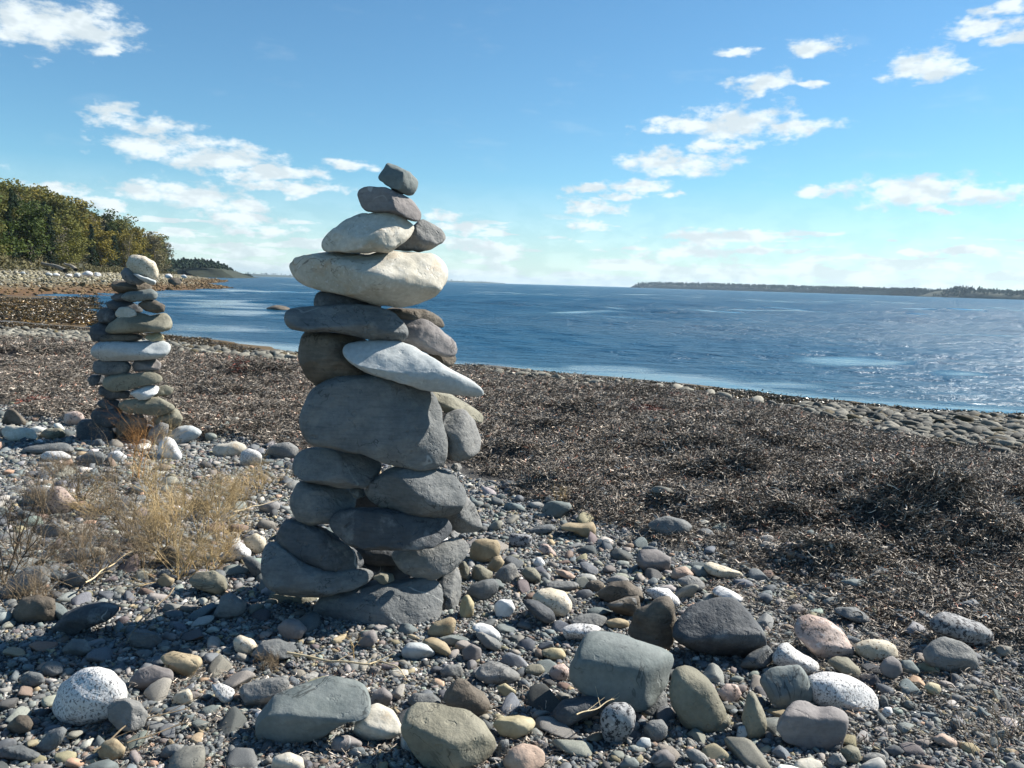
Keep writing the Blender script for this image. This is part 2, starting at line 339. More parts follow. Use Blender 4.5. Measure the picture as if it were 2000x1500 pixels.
def water_mesh():
    Y = np.concatenate([8*1.0115**np.arange(240), 8*1.0115**239*1.06**np.arange(1, 78)]); us = np.linspace(-.95, .95, 420); us = np.r_[-np.geomspace(5, 1, 9), us, np.geomspace(1, 5, 9)]
    U, YY = np.meshgrid(us, Y); P = np.stack([(U*YY).ravel(), YY.ravel()], 1); z = np.zeros(len(P)); nx, ny = len(us), len(Y)
    s = poly_sd(P, near_land); calm = smooth(-1.6, -.3, s+.5*wob(P, 9, .5)); wv = .35*wob(P*np.array([.4, 1.]), 19, 1.6)
    for (x, y, a, b) in [(430, 592, 130, 9), (470, 611, 110, 7), (420, 640, 140, 10), (460, 568, 90, 4), (1660, 708, 95, 9), (1870, 730, 75, 7), (1180, 722, 90, 8), (300, 575, 110, 5), (1500, 752, 120, 7)]:
        c = on_z(x, y, WATER); e = on_z(x+a, y+a*.029, WATER); f = on_z(x, y-b, WATER); calm = np.maximum(calm, smooth(1.15, .35, np.hypot((P[:, 0]-c[0]-(P[:, 1]-c[1])*c[0]/c[1])/(e[0]-c[0]), (P[:, 1]-c[1])/(f[1]-c[1]))+wv)*.9)
    rg = np.random.default_rng(4); amp = (1-calm)*smooth(.3, -8, s)*smooth(330, 160, P[:, 1])*smooth(1.0, .85, np.abs(P[:, 0]/P[:, 1]))
    for w_ in range(72):                                   # short wind waves running in from the right
        lam = rg.uniform(.3, 1.2) if w_ < 46 else rg.uniform(1.2, 6); th = rg.normal(-1.15, .55); ok = smooth(.02, .032, lam/P[:, 1])*(1 if w_ < 46 else smooth(20, 55, P[:, 1])); z = z+ok*lam/6.283*.03*np.sin(6.283/lam*(P[:, 0]*math.cos(th)*.6+P[:, 1]*math.sin(th))+rg.uniform(0, 6.28))
    z = WATER+z*amp; i = (np.arange(ny-1)[:, None]*nx+np.arange(nx-1)[None]).ravel(); me = mesh_np('sea_water', np.column_stack([P, z]), np.stack([i, i+1, i+nx+1, i+nx], 1), water_material())
    fattr(me, 'calm', calm); link('sea_water', me, kind='structure')
water_mesh()

far_front = [tuple(on_z(x, y, WATER)[:2]) for x, y in [(0, 578), (120, 577), (210, 573), (320, 568), (400, 565), (452, 563), (415, 557), (400, 554), (446, 549.5)]]
far_land = [(-75, 44), (-52, 50)]+far_front+[(-112, 300), (-140, 330), (-260, 360), (-260, 30)]
treeline = np.array([(-46, 40), (-49, 66), (-55, 88), (-64.7, 115), (-80, 160), (-97, 215), (-116, 282)])
def line_sd(P, L):
    d = np.full(len(P), 1e9); sg = np.ones(len(P))
    for a, b in zip(L[:-1], L[1:]):
        e = b-a; w = P-a; t = np.clip((w@e)/(e@e), 0, 1); q = np.hypot(*(w-t[:, None]*e).T); c = e[0]*w[:, 1]-e[1]*w[:, 0]
        u = q < d; d = np.where(u, q, d); sg = np.where(u, np.sign(c), sg)
    return d*sg                                            # positive inland of the line
def far_z(P):
    s = poly_sd(P, far_land); k = line_sd(P, treeline)
    t = np.clip(s/np.maximum(s+np.maximum(-k, 0), .1), 0, 1)
    z = np.where(s > 0, WATER+1.5*t**.75, WATER+.05*s)
    z = z+np.where((s > 0) & (k > 0), np.minimum(.42*k, 7.5)*smooth(275, 215, P[:, 1]), 0)
    return np.maximum(z+np.where(s > 0, .05*wob(P, 13, 1.0)+.03*wob(P, 14, 2.5), 0), -2)
def far_material():
    m, t, b = new_mat('far_shore'); co = t.node('ShaderNodeTexCoord').outputs['Object']
    sx = t.node('ShaderNodeSeparateXYZ'); t.l.new(co, sx.inputs[0]); f = t.noise(co, 2.2, 6, .7)
    z = t.m('ADD', sx.outputs[2], t.m('MULTIPLY', t.m('SUBTRACT', f, .5), .5))
    col = t.ramp(t.lin(z, -.6, 1.6, 0, 1), [(0, (.12, .06, .02)), (.2, (.16, .085, .028)), (.36, (.17, .145, .085)), (.6, (.2, .18, .12)), (.72, (.16, .15, .14)), (.8, (.09, .08, .045)), (1, (.05, .05, .025))])
    col = t.mix(t.ss(t.noise(co, 4, 6, .7), .4, .65), t.mix(1, col, (.45,)*3, 'MULTIPLY'), col)
    t.put(b.inputs['Base Color'], col); b.inputs['Roughness'].default_value = .9; return m
fm, FP, FZ = grid_mesh('far_beach', np.concatenate([np.arange(-250, -120, 3), np.arange(-120, -28, .7)]), np.arange(36, 340, 1.2), far_z, far_material())
link('far_beach_ground', fm, kind='structure')
def far_h(x, y): return float(far_z(np.array([[x, y]]))[0])

# ---------------------------------------------------------------- scatter by geometry nodes (stuff only)
def gn_scatter(name, P, rot, scl, idx, tint, sources, label=None):
    me = bpy.data.meshes.new(name); me.vertices.add(len(P)); me.vertices.foreach_set('co', np.asarray(P, np.float32).ravel())
    for nm, typ, v, key in (('rot', 'FLOAT_VECTOR', rot, 'vector'), ('scl', 'FLOAT_VECTOR', scl, 'vector'), ('idx', 'INT', idx, 'value'), ('tint', 'FLOAT_COLOR', tint, 'color')):
        a = me.attributes.new(nm, typ, 'POINT'); a.data.foreach_set(key, np.asarray(v, np.int32 if typ == 'INT' else np.float32).ravel())
    col = bpy.data.collections.new(name+'_source')
    for i, s in enumerate(sources): col.objects.link(bpy.data.objects.new('%s_piece_%02d' % (name, i), s))
    g = bpy.data.node_groups.new(name+'_scatter', 'GeometryNodeTree')
    g.interface.new_socket('Geometry', in_out='INPUT', socket_type='NodeSocketGeometry'); g.interface.new_socket('Geometry', in_out='OUTPUT', socket_type='NodeSocketGeometry')
    N, L = g.nodes, g.links; gi = N.new('NodeGroupInput'); go = N.new('NodeGroupOutput'); ip = N.new('GeometryNodeInstanceOnPoints'); ci = N.new('GeometryNodeCollectionInfo')
    ci.inputs['Collection'].default_value = col; ci.inputs['Separate Children'].default_value = True; ci.inputs['Reset Children'].default_value = True
    L.new(gi.outputs[0], ip.inputs['Points']); L.new(ci.outputs[0], ip.inputs['Instance']); ip.inputs['Pick Instance'].default_value = True
    def na(nm, typ): n = N.new('GeometryNodeInputNamedAttribute'); n.data_type = typ; n.inputs[0].default_value = nm; return n.outputs[0]
    e = N.new('FunctionNodeEulerToRotation'); L.new(na('rot', 'FLOAT_VECTOR'), e.inputs[0]); L.new(e.outputs[0], ip.inputs['Rotation'])
    L.new(na('scl', 'FLOAT_VECTOR'), ip.inputs['Scale']); L.new(na('idx', 'INT'), ip.inputs['Instance Index']); L.new(ip.outputs[0], go.inputs[0])
    o = link(name, me, kind='stuff')
    if label: o['label'] = label
    md = o.modifiers.new('scatter', 'NODES'); md.node_group = g; return o
def in_view(P, mx=120, top=300, bot=1600):
    x, y, w = project(P); return (w > .3) & (x > -mx) & (x < 2000+mx) & (y > top) & (y < bot)

# ---------------------------------------------------------------- stones
def facet(V, rg, n, lo, hi, keep=.2, wmin=0.0):
    for _ in range(n):
        d = rg.normal(size=3)
        if wmin: d[2] = math.copysign(max(abs(d[2]), wmin*np.hypot(d[0], d[1])), d[2])
        d /= np.linalg.norm(d); q = V@d-rg.uniform(lo, hi); V = V-np.where(q > 0, q*(1-keep), 0)[:, None]*d
    return V
feet = []                                                  # footprints, so that loose pebbles keep clear
CR = {'A': (500, 280, 3), 'B': (480, 720, 2.777), 'C': (120, 470, 3.41), 'D': (0, 1100, 3.3333), 'E': (450, 1150, 3.3333), 'F': (1000, 1100, 3.75),
      'G': (1450, 1100, 3.636), 'H': (0, 780, 3.571), 'I': (880, 680, 3.3333), 'J': (880, 930, 5), 'N': (0, 0, 1)}
def traced_stone(pts, crop, mat, seed, plane_y=None, ref=None, thick=.8, e=.78, sub=4, blend=.55, facets=3, dd=0, rough=1.0, cuts=()):
    """a closed pebble whose outline seen from the front follows pts; thick = half depth relative to half of the mean size"""
    x0, y0, sc = CR[crop]; O = np.array([(x0+a/sc, y0+b/sc) for a, b in pts], float)
    a1 = np.roll(O, -1, 0); cr = O[:, 0]*a1[:, 1]-a1[:, 0]*O[:, 1]; cx, cy = ((O+a1)*cr[:, None]).sum(0)/(3*cr.sum())
    d = ray(cx, cy)
    if plane_y is not None: D = FPX*plane_y/d[1]
    else:
        if ref is None: ref = (cx, O[:, 1].max()-.10*np.ptp(O[:, 1]))
        D = float((hit(ref[0], ref[1], ground_z)-CAM)@Fw)
    D += dd; Cc = CAM+d*D/FPX; s = D/FPX; Q = (O-[cx, cy])*s*[1, -1]         # metres in the (right, up) plane
    a, b = np.abs(Q[:, 0]).max(), np.abs(Q[:, 1]).max()
    v = (Cc-CAM)/np.linalg.norm(Cc-CAM); hz = np.array([v[0], v[1], 0]); hz /= np.linalg.norm(hz)
    ax = v*(1-blend)+hz*blend; ax /= np.linalg.norm(ax); sn = np.linalg.norm(np.cross(ax, v)); T = thick*.5*(a+b) if thick > 0 else -thick
    bs = math.sqrt(max(b*b-(T*sn)**2, (.62*b)**2))/b; Q[:, 1] *= bs
    th = np.linspace(-math.pi, math.pi, 241)[:-1]; r = np.zeros(240); u = np.stack([np.cos(th), np.sin(th)], 1); Qn = np.roll(Q, -1, 0)
    for p, q in zip(Q, Qn):
        ed = q-p; den = u[:, 0]*ed[1]-u[:, 1]*ed[0]; den = np.where(np.abs(den) < 1e-12, 1e-12, den)
        t = (p[0]*ed[1]-p[1]*ed[0])/den; w = (p[0]*u[:, 1]-p[1]*u[:, 0])/den; r = np.where((t > 0) & (w >= 0) & (w <= 1), np.maximum(r, t), r)
    k = np.exp(-(np.arange(-8, 9)/3.2)**2); k /= k.sum(); r = np.convolve(np.r_[r[-8:], r, r[:8]], k, 'valid')*1.012
    V, Fc = ICO[sub]; rg = np.random.default_rng(seed); tt = np.arctan2(V[:, 1]*b, V[:, 0]*a); rho = np.hypot(V[:, 0], V[:, 1])
    rr = np.interp(tt, np.r_[th, math.pi], np.r_[r, r[0]])
    L = np.stack([np.cos(tt)*rr*rho**e/a, np.sin(tt)*rr*rho**e/b, np.sign(V[:, 2])*np.abs(V[:, 2])**e], 1)
    L = facet(L, rg, facets, .56, .9, .2, 1.0)
    for (cn, cdist) in cuts:
        cn = np.array(cn, float); cn /= np.linalg.norm(cn); q = L@cn-cdist; L = L-(.46*(q+np.sqrt(q*q+.012))*smooth(-.35, .1, q))[:, None]*cn
    M = L*np.array([a, b, T]); m = min(a, b, T); nd = V/np.array([a, b, T]); nd /= np.linalg.norm(nd, axis=1, keepdims=True)
    M = M+nd*(m*rough*(.05*wob(M, seed+1, 1.6/m)+.022*wob(M, seed+2, 4.5/m)+.008*wob(M, seed+3, 12/m)+.04*np.abs(wob(M, seed+5, 2.2/m))))[:, None]
    up = Up*1.0; W = Cc+M[:, :1]*Rt+M[:, 1:2]*up+M[:, 2:3]*ax
    base = np.array([W[:, 0].mean(), W[:, 1].mean(), W[:, 2].min()])
    if plane_y is None: feet.append((base[0], base[1], .8*max(np.ptp(W[:, 0]), np.ptp(W[:, 1]))/2))
    return mesh_np('stone', W-base, Fc[:, ::-1], STONE[mat]), base

# ---------------------------------------------------------------- the two cairns
def build_cairn(root, Y0, crop_default, rows, sub, thick=.62):
    for i, row in enumerate(rows):
        crop, mat, dy, th, pts, label = row[:6]
        me, base = traced_stone(pts, crop, mat, 100+i*7+int(Y0*13), plane_y=Y0+dy, thick=th or thick, sub=sub, blend=.6, facets=4, e=.7, cuts=(list(row[6]) if len(row) > 6 else [])+([((.78, .25, -.57), .6)] if Y0 < 4 else []))
        o = link('stone', me, root, base-np.array(root.location))
        if label: o['label'] = label
g0 = hit(750, 1222); Y_MAIN = g0[1]+.13
main = empty('stone_cairn', (g0[0], Y_MAIN, gz(g0[0], Y_MAIN)), label='tall foreground cairn of big stacked grey stones with a box-shaped stone on top', category='cairn')
build_cairn(main, Y_MAIN, 'A', [
 ('A', 'teal', .0, .9, [(770,103),(850,135),(925,180),(958,220),(950,255),(915,300),(880,298),(800,268),(725,215),(722,190),(745,140)], 'small box-shaped grey stone at the very top', [((-.35, .1, -.9), .5), ((.7, -.1, -.7), .6), ((.2, .9, -.4), .62)]),
 ('A', 'purple', .0, .75, [(590,300),(605,265),(650,250),(720,258),(800,280),(880,305),(940,350),(970,400),(968,440),(945,455),(890,440),(780,410),(650,400),(620,370)], 'brownish two-lobed stone under the top stone'),
 ('A', 'cream', -.04, .6, [(385,580),(395,560),(450,505),(530,450),(620,408),(720,392),(830,393),(900,425),(940,465),(940,500),(900,545),(840,590),(790,637),(690,630),(640,636),(590,640),(540,638),(470,632),(400,634)], 'slanting pale tan stone with a notch underneath', [((-.2, .7, -.7), .5)]),
 ('A', 'grey', .1, .7, [(760,615),(850,540),(950,460),(975,452),(1040,475),(1095,520),(1107,550),(1090,580),(1030,610),(950,630),(860,628)], 'grey wedge stone behind the slanting tan one'),
 ('A', 'cream', .0, .75, [(193,700),(215,675),(270,655),(380,638),(520,640),(650,650),(800,622),(950,635),(1060,660),(1110,710),(1122,770),(1105,840),(1050,900),(960,940),(860,958),(740,945),(620,920),(500,895),(370,855),(270,805),(210,750)], 'big long cream stone, the palest and widest of the upper cairn', [((.1, .75, -.65), .62)]),
 ('A', 'dark', .06, .7, [(342,910),(360,875),(420,865),(560,880),(720,930),(760,975),(650,985),(400,975),(345,955)], 'dark stone wedged under the cream stone'),
 ('A', 'slate', -.04, .65, [(170,1020),(172,985),(205,965),(300,960),(450,955),(600,945),(720,950),(790,975),(850,1020),(890,1070),(903,1110),(885,1145),(830,1155),(700,1150),(560,1120),(450,1100),(350,1090),(260,1108),(215,1095),(180,1060)], 'long grey slab with a chipped end', [((0, .55, -.85), .5), ((.75, .2, -.6), .62)]),
 ('A', 'brown', .14, .7, [(740,975),(800,960),(900,970),(1000,985),(1080,1020),(1108,1060),(1105,1090),(1060,1075),(960,1050),(850,1040)], 'thin flaky dark slate'),
 ('A', 'purple', .1, .6, [(700,1080),(800,1030),(950,1025),(1020,1045),(1100,1100),(1170,1160),(1187,1200),(1170,1235),(1120,1245),(1020,1230),(930,1190),(800,1150)], 'layered slate jutting out above the pale tongue'),
 ('A', 'brown', .14, .8, [(1000,1230),(1050,1235),(1170,1235),(1175,1270),(1150,1300),(1090,1310),(1010,1280)], None),
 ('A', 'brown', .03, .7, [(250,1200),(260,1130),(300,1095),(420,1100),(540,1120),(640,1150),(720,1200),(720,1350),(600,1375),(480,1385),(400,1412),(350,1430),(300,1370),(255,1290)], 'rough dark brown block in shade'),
 ('A', 'pale', -.06, .5, [(512,1225),(530,1185),(600,1160),(720,1152),(830,1160),(940,1195),(1040,1260),(1120,1320),(1230,1370),(1310,1410),(1355,1455),(1366,1485),(1335,1506),(1250,1492),(1130,1455),(1000,1440),(850,1400),(700,1360),(580,1300),(530,1265)], 'long pale tongue-shaped stone sloping down', [((.2, .7, -.7), .45)]),
 ('B', 'slate', -.02, .62, [(310,310),(325,220),(360,130),(420,85),(560,50),(720,50),(880,85),(1000,115),(1060,160),(1085,230),(1090,350),(1108,480),(1095,525),(1050,545),(960,540),(850,520),(740,480),(620,450),(500,430),(350,410),(320,370)], 'largest stone, a big blue-grey rounded slab', [((0, .1, -1), .62), ((.8, .15, -.6), .66)]),
 ('B', 'grey', .1, .9, [(1040,300),(1080,235),(1130,215),(1200,235),(1250,290),(1275,370),(1265,440),(1220,480),(1150,500),(1090,480)], 'round grey stone beside the largest slab'),
 ('B', 'olive', .2, .9, [(940,110),(1000,105),(1120,150),(1220,205),(1300,260),(1312,300),(1280,300),(1200,260),(1100,235),(1000,190)], 'thin olive slab poking out under the pale tongue'),
 ('B', 'slate', .0, .75, [(250,530),(270,480),(320,440),(420,425),(560,445),(680,465),(750,510),(730,570),(640,640),(540,642),(400,620),(300,600),(265,570)], 'smooth rounded blue-grey stone under the largest slab'),
 ('B', 'slate', -.02, .7, [(660,660),(680,610),(760,550),(860,525),(1000,545),(1100,560),(1160,590),(1200,660),(1195,730),(1150,790),(1060,820),(960,805),(860,775),(740,745),(680,700)], 'big rounded grey stone with a sunlit end', [((.65, .4, -.6), .58)]),
 ('B', 'grey', .14, .9, [(1060,780),(1120,700),(1200,700),(1240,740),(1285,810),(1290,860),(1250,885),(1160,885),(1080,860)], 'light grey wedge behind the rounded stone'),
 ('B', 'slate', .02, .8, [(240,740),(245,680),(280,620),(330,605),(450,625),(560,650),(610,720),(580,790),(450,830),(340,840),(280,820),(250,780)], None),
 ('B', 'dark', -.05, .6, [(447,830),(480,795),(600,760),(740,755),(880,790),(1040,815),(1110,820),(1135,860),(1125,900),(1080,940),(950,965),(780,978),(620,978),(560,955),(500,905)], 'flat boat-shaped slab across the middle'),
 ('B', 'dark', .0, .7, [(178,930),(190,860),(220,810),(330,840),(440,880),(530,950),(630,1015),(650,1060),(580,1098),(480,1095),(380,1075),(260,1045),(190,985)], None),
 ('B', 'grey', .05, .75, [(790,1010),(900,970),(1040,960),(1100,930),(1180,885),(1230,910),(1225,970),(1180,1040),(1100,1100),(1030,1132),(930,1130),(850,1090)], 'rough pale rock with a broken sunlit face', [((.5, .5, -.7), .4), ((.8, 0, -.6), .5)]),
 ('B', 'slate', -.05, .62, [(85,1060),(100,980),(140,945),(200,960),(300,1030),(420,1075),(560,1100),(700,1080),(725,1110),(690,1150),(560,1200),(420,1228),(280,1228),(170,1212),(100,1170)], 'dark blue wedge at the lower edge of the cairn'),
 ('B', 'olive', .06, .8, [(125,1240),(140,1200),(280,1215),(400,1220),(440,1290),(370,1330),(220,1335),(150,1300)], None),
 ('B', 'slate', -.04, .7, [(370,1320),(385,1260),(450,1215),(620,1175),(780,1150),(920,1140),(1040,1150),(1085,1190),(1088,1260),(1060,1340),(1000,1400),(900,1425),(760,1430),(600,1415),(450,1390),(390,1360)], 'broad base stone with its end in the sun', [((.55, .35, -.75), .52), ((-.3, 0, -1), .7)]),
 ('B', 'grey', .08, .9, [(1040,1150),(1100,1090),(1150,1070),(1172,1140),(1165,1240),(1140,1310),(1090,1345),(1040,1340),(1060,1240)], 'pale upright stone leaning on the base stone'),
 ('B', 'dark', .30, .7, [(480,900),(700,860),(1000,880),(1060,980),(960,1060),(700,1060),(520,1010)], None),  # rear stone added behind the gap so it stays dark
 ('B', 'dark', .30, .7, [(380,1060),(600,1010),(900,1050),(960,1150),(900,1260),(600,1260),(420,1180)], None),  # second added rear stone, closes the lower gap to the lit shingle
 ('B', 'grey', .16, .9, [(1110,540),(1130,512),(1165,515),(1175,540),(1140,560)], None),
 ('B', 'slate', .02, 1.1, [(560,665),(590,640),(640,650),(650,690),(600,710)], None),
 ('B', 'olive', -.02, 1.1, [(690,1130),(730,1105),(800,1120),(810,1150),(740,1170)], None),
 ('B', 'grey', .0, 1.1, [(1090,900),(1130,880),(1160,900),(1130,925)], None),
 ('B', 'dark', .26, .7, [(520,640),(700,610),(900,640),(960,740),(820,800),(600,790),(510,720)], None),  # added rear stone, keeps the gap higher up dark
], 5)
g1 = hit(255, 868); Y_FAR = g1[1]+.15
farc = empty('stone_cairn', (g1[0], Y_FAR, gz(g1[0], Y_FAR)), label='smaller cairn of thin stacked stones with a round pale stone on top', category='cairn')
build_cairn(farc, Y_FAR, 'C', [
 ('C', 'granite_tan', .0, .9, [(440,160),(450,115),(500,100),(560,105),(620,145),(645,200),(640,245),(600,262),(520,235),(460,210)], 'round pale speckled stone at the very top'),
 ('C', 'slate', -.03, .8, [(390,215),(420,180),(450,185),(480,215),(545,245),(560,278),(520,292),(460,288),(410,258)], 'tilted blue-grey plate under the round stone'),
 ('C', 'pale', -.06, 1.2, [(460,212),(540,235),(600,258),(628,262),(622,292),(590,290),(520,256)], 'thin pale flake'),
 ('C', 'brown', .05, .8, [(330,285),(370,262),(450,268),(560,285),(610,305),(580,335),(500,345),(380,352),(340,325)], None),
 ('C', 'teal', -.03, .7, [(390,380),(430,345),(520,335),(600,320),(640,350),(635,388),(560,398),(450,405)], 'green-grey stone near the top'),
 ('C', 'dark', .06, .8, [(325,378),(360,350),(450,350),(520,390),(480,415),(370,412)], None),
 ('C', 'brown', -.02, .8, [(505,425),(560,392),(630,398),(690,430),(685,470),(640,482),(560,470)], 'dark brown lump'),
 ('C', 'dark', .06, .8, [(290,415),(350,392),(450,402),(540,440),(540,480),(420,480),(320,460)], None),
 ('C', 'cream', -.05, .8, [(355,485),(380,450),(440,443),(490,460),(502,498),(420,525),(365,510)], 'small cream stone'),
 ('C', 'dark', .05, .9, [(228,495),(260,455),(340,448),(380,500),(340,548),(250,550)], None),
 ('C', 'olive', -.02, .7, [(280,605),(330,540),(400,500),(480,485),(560,490),(610,515),(650,482),(700,480),(735,540),(730,590),(660,608),(540,605),(420,618),(320,616)], 'large olive stone with a dip on its top'),
 ('C', 'dark', .05, .9, [(187,620),(200,570),(250,546),(330,560),(320,630),(260,675),(200,670)], None),
 ('C', 'brown', .0, .8, [(250,650),(330,615),(480,620),(560,640),(500,668),(400,675),(270,678)], None),
 ('C', 'yellow', -.03, .9, [(560,650),(580,618),(650,610),(682,640),(672,668),(600,672)], 'small sunlit yellowish stone'),
 ('C', 'pale', -.03, .7, [(183,735),(215,690),(300,674),(450,676),(600,668),(700,673),(728,705),(710,755),(640,782),(480,798),(330,798),(220,784)], 'wide pale blue-grey slab in the middle'),
 ('C', 'slate', .0, .8, [(208,850),(215,800),(300,792),(430,796),(468,835),(440,888),(330,898),(230,888)], None),
 ('C', 'purple', .0, .8, [(470,835),(490,798),(630,792),(665,820),(655,862),(560,872),(490,870)], None),
 ('C', 'olive', -.04, .7, [(275,940),(300,910),(420,888),(560,872),(650,865),(682,900),(660,945),(560,962),(450,992),(340,1005),(290,978)], 'long tan-grey stone under the pale slab'),
 ('C', 'dark', .04, .9, [(170,930),(200,895),(280,898),(300,950),(200,965)], None),
 ('C', 'white', -.05, .8, [(450,1018),(500,985),(600,960),(655,968),(642,1015),(590,1048),(520,1062)], 'small white granite stone'),
 ('C', 'olive', .06, 1.0, [(600,980),(700,962),(750,990),(720,1022),(620,1040)], None),
 ('C', 'dark', .02, .8, [(240,1020),(260,970),(340,980),(460,1000),(450,1050),(320,1056)], None),
 ('C', 'olive', -.03, .7, [(370,1090),(430,1060),(560,1046),(660,1048),(740,1090),(765,1110),(720,1148),(600,1160),(480,1152),(390,1125)], 'pointed olive stone low in the stack'),
 ('C', 'dark', .04, .9, [(235,1085),(290,1042),(380,1065),(420,1130),(300,1145)], None),
 ('C', 'olive', .02, .9, [(600,1190),(680,1140),(770,1120),(808,1180),(790,1235),(740,1258),(640,1230)], 'rounded olive stone at the base'),
 ('C', 'dark', .0, .8, [(190,1160),(230,1118),(350,1118),(440,1160),(420,1230),(300,1250),(220,1230)], None),
 ('C', 'dark', .0, .8, [(103,1240),(140,1190),(230,1190),(340,1250),(360,1400),(200,1415),(110,1345)], None),
 ('C', 'brown', -.05, .9, [(360,1220),(440,1165),(530,1158),(572,1210),(555,1265),(440,1320),(370,1300)], 'brown lump behind the dry weed'),
 ('C', 'dark', .1, .8, [(300,1280),(420,1230),(600,1230),(680,1300),(620,1400),(380,1410)], None),
 ('C', 'grey', -.1, .6, [(555,1370),(590,1260),(660,1208),(715,1225),(712,1280),(655,1355),(600,1420)], 'slab leaning up against the base'),
], 4, .75)

